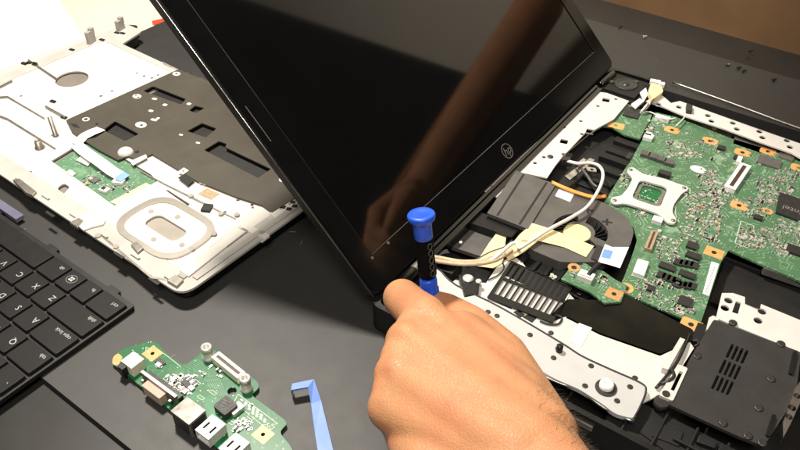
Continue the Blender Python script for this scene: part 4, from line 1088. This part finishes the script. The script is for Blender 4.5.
for i in range(4):
    for j in range(3):
        def at(u, v_): return (731+19.5*u-22*v_, 342+8*u+47*v_)
        u0, u1, v0, v1 = (i+.22)/4, (i+.80)/4, (j+.07)/3, (j+.93)/3
        ghole.append(rnd(V(zC+.12, at(u0, v0), at(u1, v0), at(u1, v1), at(u0, v1)), .12, 2))
cd = obj('drive_cover', MB().prism(cad, zC-.1, zC+.12, holes=ghole), K_COVER, lap, LF, bevel=.05)
obj('cover_backing', MB().prism(V(zC-.25, (714, 322), (790, 352), (764, 440), (672, 402)), zC-.5, zC-.3), K_PIT, cd, LF)
b = MB()
for x, y in ((733, 323), (771, 379), (723, 423), (748, 436), (762, 443), (758.5, 408), (781, 344), (697, 356)):
    p = LF.p(x, y, zC+.12); b.lathe([(.25, 0), (.25, .05), (.17, .08), (.06, .05)], (p.x, p.y, zC+.12))
obj('screw', b, K_SCREW, cd, LF)
b = MB().prism(rnd(V(zC+.15, (772, 415), (776, 417), (769, 438), (765, 436)), .1, 2), zC+.1, zC+.3)
b.prism(rnd(V(zC+.15, (793, 352), (797, 354), (792, 376), (788, 374)), .1, 2), zC+.1, zC+.3)
obj('cover_rib', b, K_BLACK, cd, LF, bevel=.06)
br_ = MB().prism(rnd(V(2.5, (678, 364), (688, 368), (673, 401), (659, 395)), .12, 2), 2.3, 2.5, holes=[V(2.5, (679.5, 371), (683, 372), (674, 391), (670.5, 389.5))])
obj('slotted_bracket', br_, K_WHITE, lap, LF, bevel=.02)
b = MB().cyl(*LF.xy(666, 394, 2.5), .22, 2.45, 2.55).cyl(*LF.xy(661.5, 402, 2.2), .42, 1.8, 2.3)
obj('bracket_screw', b, K_FIN, lap, LF)
b = MB().prism(V(2.4, (680, 338), (685, 340), (668, 370), (662, 368)), 2.0, 2.45)
obj('white_rail', b, K_WHITE, lap, LF, bevel=.02)
b = MB().tube([LF.p(690, 334, 2.1), LF.p(684, 348, 2.3), LF.p(677, 362, 2.3), LF.p(668, 374, 2.2), LF.p(656, 388, 2.2)], .09, 8)
b.tube([LF.p(672, 369, 2.5), LF.p(674, 376, 2.6), LF.p(668, 381, 2.5), LF.p(661, 384, 2.3)], .1, 8)
b.tube([LF.p(693, 341, 2.4), LF.p(697, 340, 2.5), LF.p(698, 344, 2.5), LF.p(694, 346, 2.4)], .06, 6)
obj('black_lead', b, [K_BWIRE], lap, LF)
obj('card_edge', MB().prism(V(2.2, (699, 320), (712, 324), (704, 342), (691, 338)), 1.9, 2.0), K_DARK, lap, LF)
b = MB().prism(V(2.3, (709, 318), (713, 316), (719, 319), (712, 331), (706, 330)), 2.1, 2.35)
obj('small_bracket', b, K_WHITE, lap, LF, bevel=.03)
b = MB().prism(V(2.6, (783, 422), (795, 388), (803, 378), (806, 390), (790, 425), (783, 438)), 2.2, 2.62, holes=[circ(*LF.xy(792, 408, 2.6), .22, 10), circ(*LF.xy(789, 417, 2.6), .2, 10), circ(*LF.xy(797, 396, 2.6), .2, 10)])
obj('end_bracket', b, K_STEEL, lap, LF, bevel=.03)
b = MB().prism(V(2.3, (640, 424), (655, 408), (720, 435), (800, 470), (790, 500), (700, 470)), .8, 1.7)
b.prism(V(2.0, (663, 421), (685, 430), (680, 444), (652, 433)), 1.7, 1.8)
b.prism(V(2.2, (700, 432), (720, 440), (717, 446), (697, 439)), 1.7, 2.0)
obj('front_tray', b, K_DARK, lap, LF, bevel=.08)

# ------------------------------------------------------------------ screwdriver
SF = Frame(0.0, *ground(430, 296, 4.6)[:2])
base = ground(431, 305, 4.0); top = ground(421, 213.5, 10.2)
ax = (top - base).normalized(); ln_ = (top - base).length
SF = Frame(0.0, base.x, base.y)
def along(px_y):        # distance along the axis that the photo shows at this pixel row
    best = None
    for i in range(400):
        q = base + ax * (i/400*ln_*1.1); d = q - Vector((0, 0, EYE))
        yy = 225 + 771.994 * d.dot(DOWN) / d.dot(FWD)
        if best is None or abs(yy-px_y) < best[0]: best = (abs(yy-px_y), i/400*ln_*1.1)
    return best[1]
s1, s2, s3 = along(278), along(275), along(238)
scr = thing('screwdriver', 'small screwdriver with blue swivel cap and black grip held upright in the hand', 'screwdriver', SF)
obj('shaft', MB().lathe([(.1, -2.6), (.16, -2.3), (.16, .1)], base, ax), K_STEEL, scr, SF)
b = MB().lathe([(.34, -.4), (.50, .0), (.52, s1-.15), (.50, s1), (.44, s1+.03)], base, ax)
col_ = obj('collar', b, K_BLUE, scr, SF)
q_ = Vector((0, 0, 1)).rotation_difference(ax)
b = MB()
for k in range(10):
    a = 2*math.pi*k/10; c_ = base + ax*(s1*.55) + q_ @ Vector((.52*math.cos(a), .52*math.sin(a), 0))
    b.lathe([(.06, -.25), (.06, .25)], c_, ax, n=6)
obj('collar_rib', b, K_BLUE, col_, SF)
b = MB().lathe([(.47, s2), (.535, s2+.06), (.55, s2+.3), (.52, (s2+s3)/2), (.545, s3-.25), (.52, s3)], base, ax)
gp = obj('grip', b, K_GRIP, scr, SF)
# embossed ring mark on the grip, facing the camera
tocam = (Vector((0, 0, EYE)) - base); tocam -= ax * tocam.dot(ax); tocam.normalize()
side = ax.cross(tocam); fw = (tocam*math.cos(.62) + side*math.sin(.62)).normalized(); sd = ax.cross(fw)
b = MB()
for k in range(5):
    c_ = base + ax*(s2 + .35 + k*(s3-s2-.7)/4) + fw*.545
    ring = [c_ + sd*(.15*math.cos(2*math.pi*i/12)) + ax*(.2*math.sin(2*math.pi*i/12)) - fw*(.03*math.cos(2*math.pi*i/12)**2) for i in range(13)]
    b.tube(ring, .022, 5, smoothpath=0)
obj('grip_emblem', b, K_CHIPG, gp, SF)
b = MB().lathe([(.50, s3), (.535, s3+.05), (.54, s3+.6), (.545, s3+1.0), (.60, ln_-.55), (.76, ln_-.36), (.80, ln_-.22), (.80, ln_-.08), (.74, ln_), (.55, ln_+.03), (.4, ln_-.02), (.02, ln_-.04)], base, ax, n=36)
cp = obj('cap', b, K_BLUE, scr, SF)

# ------------------------------------------------------------------ person: hand on the screwdriver, other forearm beyond
HF = Frame(0.0, -13, 21)
per = thing('person', 'bare left hand gripping the screwdriver beside the open laptop', 'person', HF)
def skin_mesh(name, caps, vox, parent, smooth=14, extra=()):
    """fuse tapered limbs into one continuous surface"""
    import bmesh
    bm = bmesh.new()
    def ball(c, r):
        bmesh.ops.create_icosphere(bm, subdivisions=3, radius=r, matrix=Matrix.Translation(c))
    for a, ra, c, rc in caps:
        a = Vector(a); c = Vector(c); n = max(2, int((c-a).length / (min(ra, rc)*.22)))
        for i in range(n+1):
            t_ = i/n; ball(a.lerp(c, t_), ra*(1-t_) + rc*t_)
    me = bpy.data.meshes.new(name); bm.to_mesh(me); bm.free()
    for v in me.vertices: v.co = (v.co - HF.o) * U
    o = bpy.data.objects.new(name, me); C.objects.link(o)
    rm = o.modifiers.new('r', 'REMESH'); rm.mode = 'VOXEL'; rm.voxel_size = vox*U
    sm = o.modifiers.new('s', 'SMOOTH'); sm.iterations = smooth; sm.factor = .5
    bpy.context.view_layer.update()
    me2 = bpy.data.meshes.new_from_object(o.evaluated_get(bpy.context.evaluated_depsgraph_get()))
    bpy.data.objects.remove(o)
    for p_ in me2.polygons: p_.use_smooth = True
    me2.materials.clear(); me2.materials.append(K_SKIN)
    o = bpy.data.objects.new(name, me2); C.objects.link(o); o.parent = parent
    return o
g = ground
caps = []
def chain(*jr):
    for (a, ra), (c, rc) in zip(jr, jr[1:]): caps.append((a, ra, c, rc))
iM, mM, rM, pM = g(424, 318, 6.5), g(408, 342, 6.6), g(397, 375, 6.3), g(391, 408, 5.7)
iP, mP, rP, pP = g(402, 298, 4.9), g(414, 370, 3.4), g(405, 400, 3.2), g(400, 428, 3.0)
iD, mD, rD, pD = g(418, 312, 3.5), g(436, 372, 2.6), g(428, 402, 2.4), g(420, 430, 2.3)
iT, mT, rT, pT = g(436, 306, 3.7), g(450, 360, 3.0), g(444, 392, 2.8), g(438, 420, 2.6)
for M_, P_, D_, T_, k in ((iM, iP, iD, iT, 1.10), (mM, mP, mD, mT, 1.04), (rM, rP, rD, rT, 1.0), (pM, pP, pD, pT, .92)):
    chain((M_, 1.2*k), (M_.lerp(P_, .5), 1.08*k), (P_, 1.06*k), (P_.lerp(D_, .5), .9*k), (D_, .86*k), (T_, .7*k))
WV = (g(540, 436, 7.3), g(530, 446, 7.8), g(518, 456, 7.8), g(508, 466, 7.3))
for M_, wv in zip((iM, mM, rM, pM), WV):
    chain((M_, 1.22), (M_.lerp(wv, .35), 1.42), (M_.lerp(wv, .65), 1.62), (wv, 1.8))
chain((iM.lerp(mM, .5), 1.2), (WV[0].lerp(WV[1], .5), 1.75)); chain((mM.lerp(rM, .5), 1.2), (WV[1].lerp(WV[2], .5), 1.75)); chain((rM.lerp(pM, .5), 1.15), (WV[2].lerp(WV[3], .5), 1.75))
for M_, r_ in ((iM, .95), (mM, .92), (rM, .88), (pM, .8)):                # knuckles standing out of the back of the hand
    q_ = M_ + Vector((.1, -.12, .52)); chain((q_, r_), (q_ + Vector((.5, -.1, .05)), r_*.9))
# thumb along the laptop side, tip on the screwdriver
chain((g(542, 428, 6.6), 1.55), (g(502, 358, 5.9), 1.42), (g(470, 326, 5.2), 1.2), (g(446, 308, 4.5), .92), (g(434, 302, 4.2), .72))
chain((g(505, 372, 6.2), 1.5), (g(462, 334, 6.2), 1.3)); chain((g(520, 400, 6.7), 1.6), (g(450, 336, 6.5), 1.25))
# palm filling and the outer edge of the hand
chain((g(440, 355, 4.8), 1.6), (g(505, 420, 6.0), 2.0)); chain((g(420, 410, 4.3), 1.5), (g(480, 452, 5.6), 2.0))
chain((g(402, 420, 4.6), 1.15), (g(432, 468, 5.6), 1.7), (g(500, 510, 6.6), 2.0))
chain((g(530, 445, 7.2), 2.05), (g(560, 492, 7.8), 2.1), (g(640, 590, 9.0), 2.7), (Vector((9, 6, 11)), 3.4), (Vector((20, 4, 14)), 4.0))
chain((g(500, 462, 7.0), 2.0), (g(535, 512, 7.6), 2.15), (g(620, 610, 9.0), 2.7), (Vector((9, 5, 11)), 3.4))
arm = skin_mesh('body', caps, .12, per, 20)
# second forearm, resting over the far side
caps = []
w0, w1, el, sh = Vector((-1.9, 59.5, 21.4)), Vector((-3.5, 64, 22)), Vector((-14.3, 92, 23.5)), Vector((27, 94, 43))
chain((w0, 2.0), (w1, 2.2), (w1.lerp(el, .55), 2.9), (el, 3.3), (el.lerp(sh, .5), 3.9), (sh, 4.6))
chain((w0 + Vector((-.5, 0, .4)), 1.5), (w1, 1.8)); chain((w0 + Vector((.5, 0, -.3)), 1.6), (w1, 1.9))
for k in range(4):                                                     # four relaxed, half closed fingers
    o_ = (k-1.5)*1.55; q0 = w0 + Vector((o_*.75, -.6, 0)); L_k = (2.9, 3.3, 3.1, 2.4)[k]
    mc = w0 + Vector((o_ + .6, -7.2 + abs(k-1.2)*.35, .4)); f1 = mc + Vector((.25, -L_k*.8, -1.3)); f2 = f1 + Vector((.1, -.5, -2.1)); f3 = f2 + Vector((0, .9, -1.3))
    chain((q0, 1.35), (mc, 1.08)); chain((mc, 1.05), (f1, .86), (f2, .74), (f3, .6))
chain((w0.lerp(w0 + Vector((.6, -7, .2)), .5), 2.0), (w0 + Vector((.5, -6.0, -.3)), 1.7))
chain((w0 + Vector((-1.3, -1.5, -.5)), 1.4), (w0 + Vector((-3.2, -4.2, -1.6)), 1.15), (w0 + Vector((-3.4, -7.0, -2.4)), .95), (w0 + Vector((-2.8, -9.0, -2.9)), .72))
skin_mesh('forearm', caps, .16, per, 12)
# forearm hair
b = MB()
vs = arm.data.vertices; nv = len(vs); tries = 0; grown = 0
AX = Vector((.55, -.83, .1))
while tries < 60000 and grown < 750:
    tries += 1
    v = vs[random.randrange(nv)]; w_ = v.co / U + HF.o; d = w_ - Vector((0, 0, EYE)); de = d.dot(FWD)
    px, py = 400 + 771.994*d.dot(RIGHT)/de, 225 + 771.994*d.dot(DOWN)/de
    edge = px - (545 + (py-405)*.85)                                  # how near the outer edge of the forearm
    if py < 385 or py > 520 or random.random() > (math.exp(-((edge-6)/16)**2) if edge < 6 else 1)*min(1, (py-385)/45) + .003: continue
    grown += 1
    h_ = random.uniform(.25, .6); dr = (v.normal*.45 - AX*.0 + Vector((random.gauss(.45, .3), random.gauss(-.15, .3), random.gauss(0, .2)))).normalized()*h_
    b.tube([w_ - v.normal*.03, w_ + dr*.5 + v.normal*.05, w_ + dr], lambda t2: .0065*(1.05-t2), 3, smoothpath=2)
obj('arm_hair', b, K_HAIR, per, HF, props={'kind': 'stuff'})

# ------------------------------------------------------------------ loose screws on the mat
for i, (x, y, lab) in enumerate(((619, 28, 'tiny loose screw on the mat nearest the laptop lid'), (643, 38, 'bright tiny loose screw behind the laptop corner connector'),
                                 (737, 69, 'dark screw in the little pile on the mat behind the laptop'), (772, 81, 'small dark screw lying nearest the right edge of the photo'), (749, 52, 'tiny pale screw on the mat close to the black table edge'))):
    p = ground(x, y, 0); F_ = Frame(0.0, p.x, p.y)
    spots = [(p.x, p.y, (.6, .5, .25))]
    if i == 2: spots += [(p.x + dx, p.y + dy, (random.uniform(-1, 1), random.uniform(-1, 1), .2)) for dx, dy in ((-.9, .2), (.6, -.3))]
    for sx, sy, dr in spots:
        F_ = Frame(0.0, sx, sy)
        b = MB().lathe([(.19, 0), (.19, .09), (.10, .1), (.09, .36), (.03, .42)], (sx, sy, .11), dr)
        tag(obj('loose_screw', b, K_SCREW if i != 1 else K_TIN, frame=F_), lab, 'screw', 'loose screws on the mat')

# ------------------------------------------------------------------ lint and dust on the mat
b = MB()
for k in range(130):
    x, y = random.uniform(-60, -8), random.uniform(12, 76); r_ = random.uniform(.012, .04); a_ = random.uniform(0, 3)
    if random.random() < .3: b.obox(x, y, random.uniform(.2, .6), .02, a_, .001, .015)
    else: b.prism(circ(x, y, r_, 6), .001, .02)
o = obj('dust', b, K_HOOK, frame=WF); o['kind'] = 'stuff'
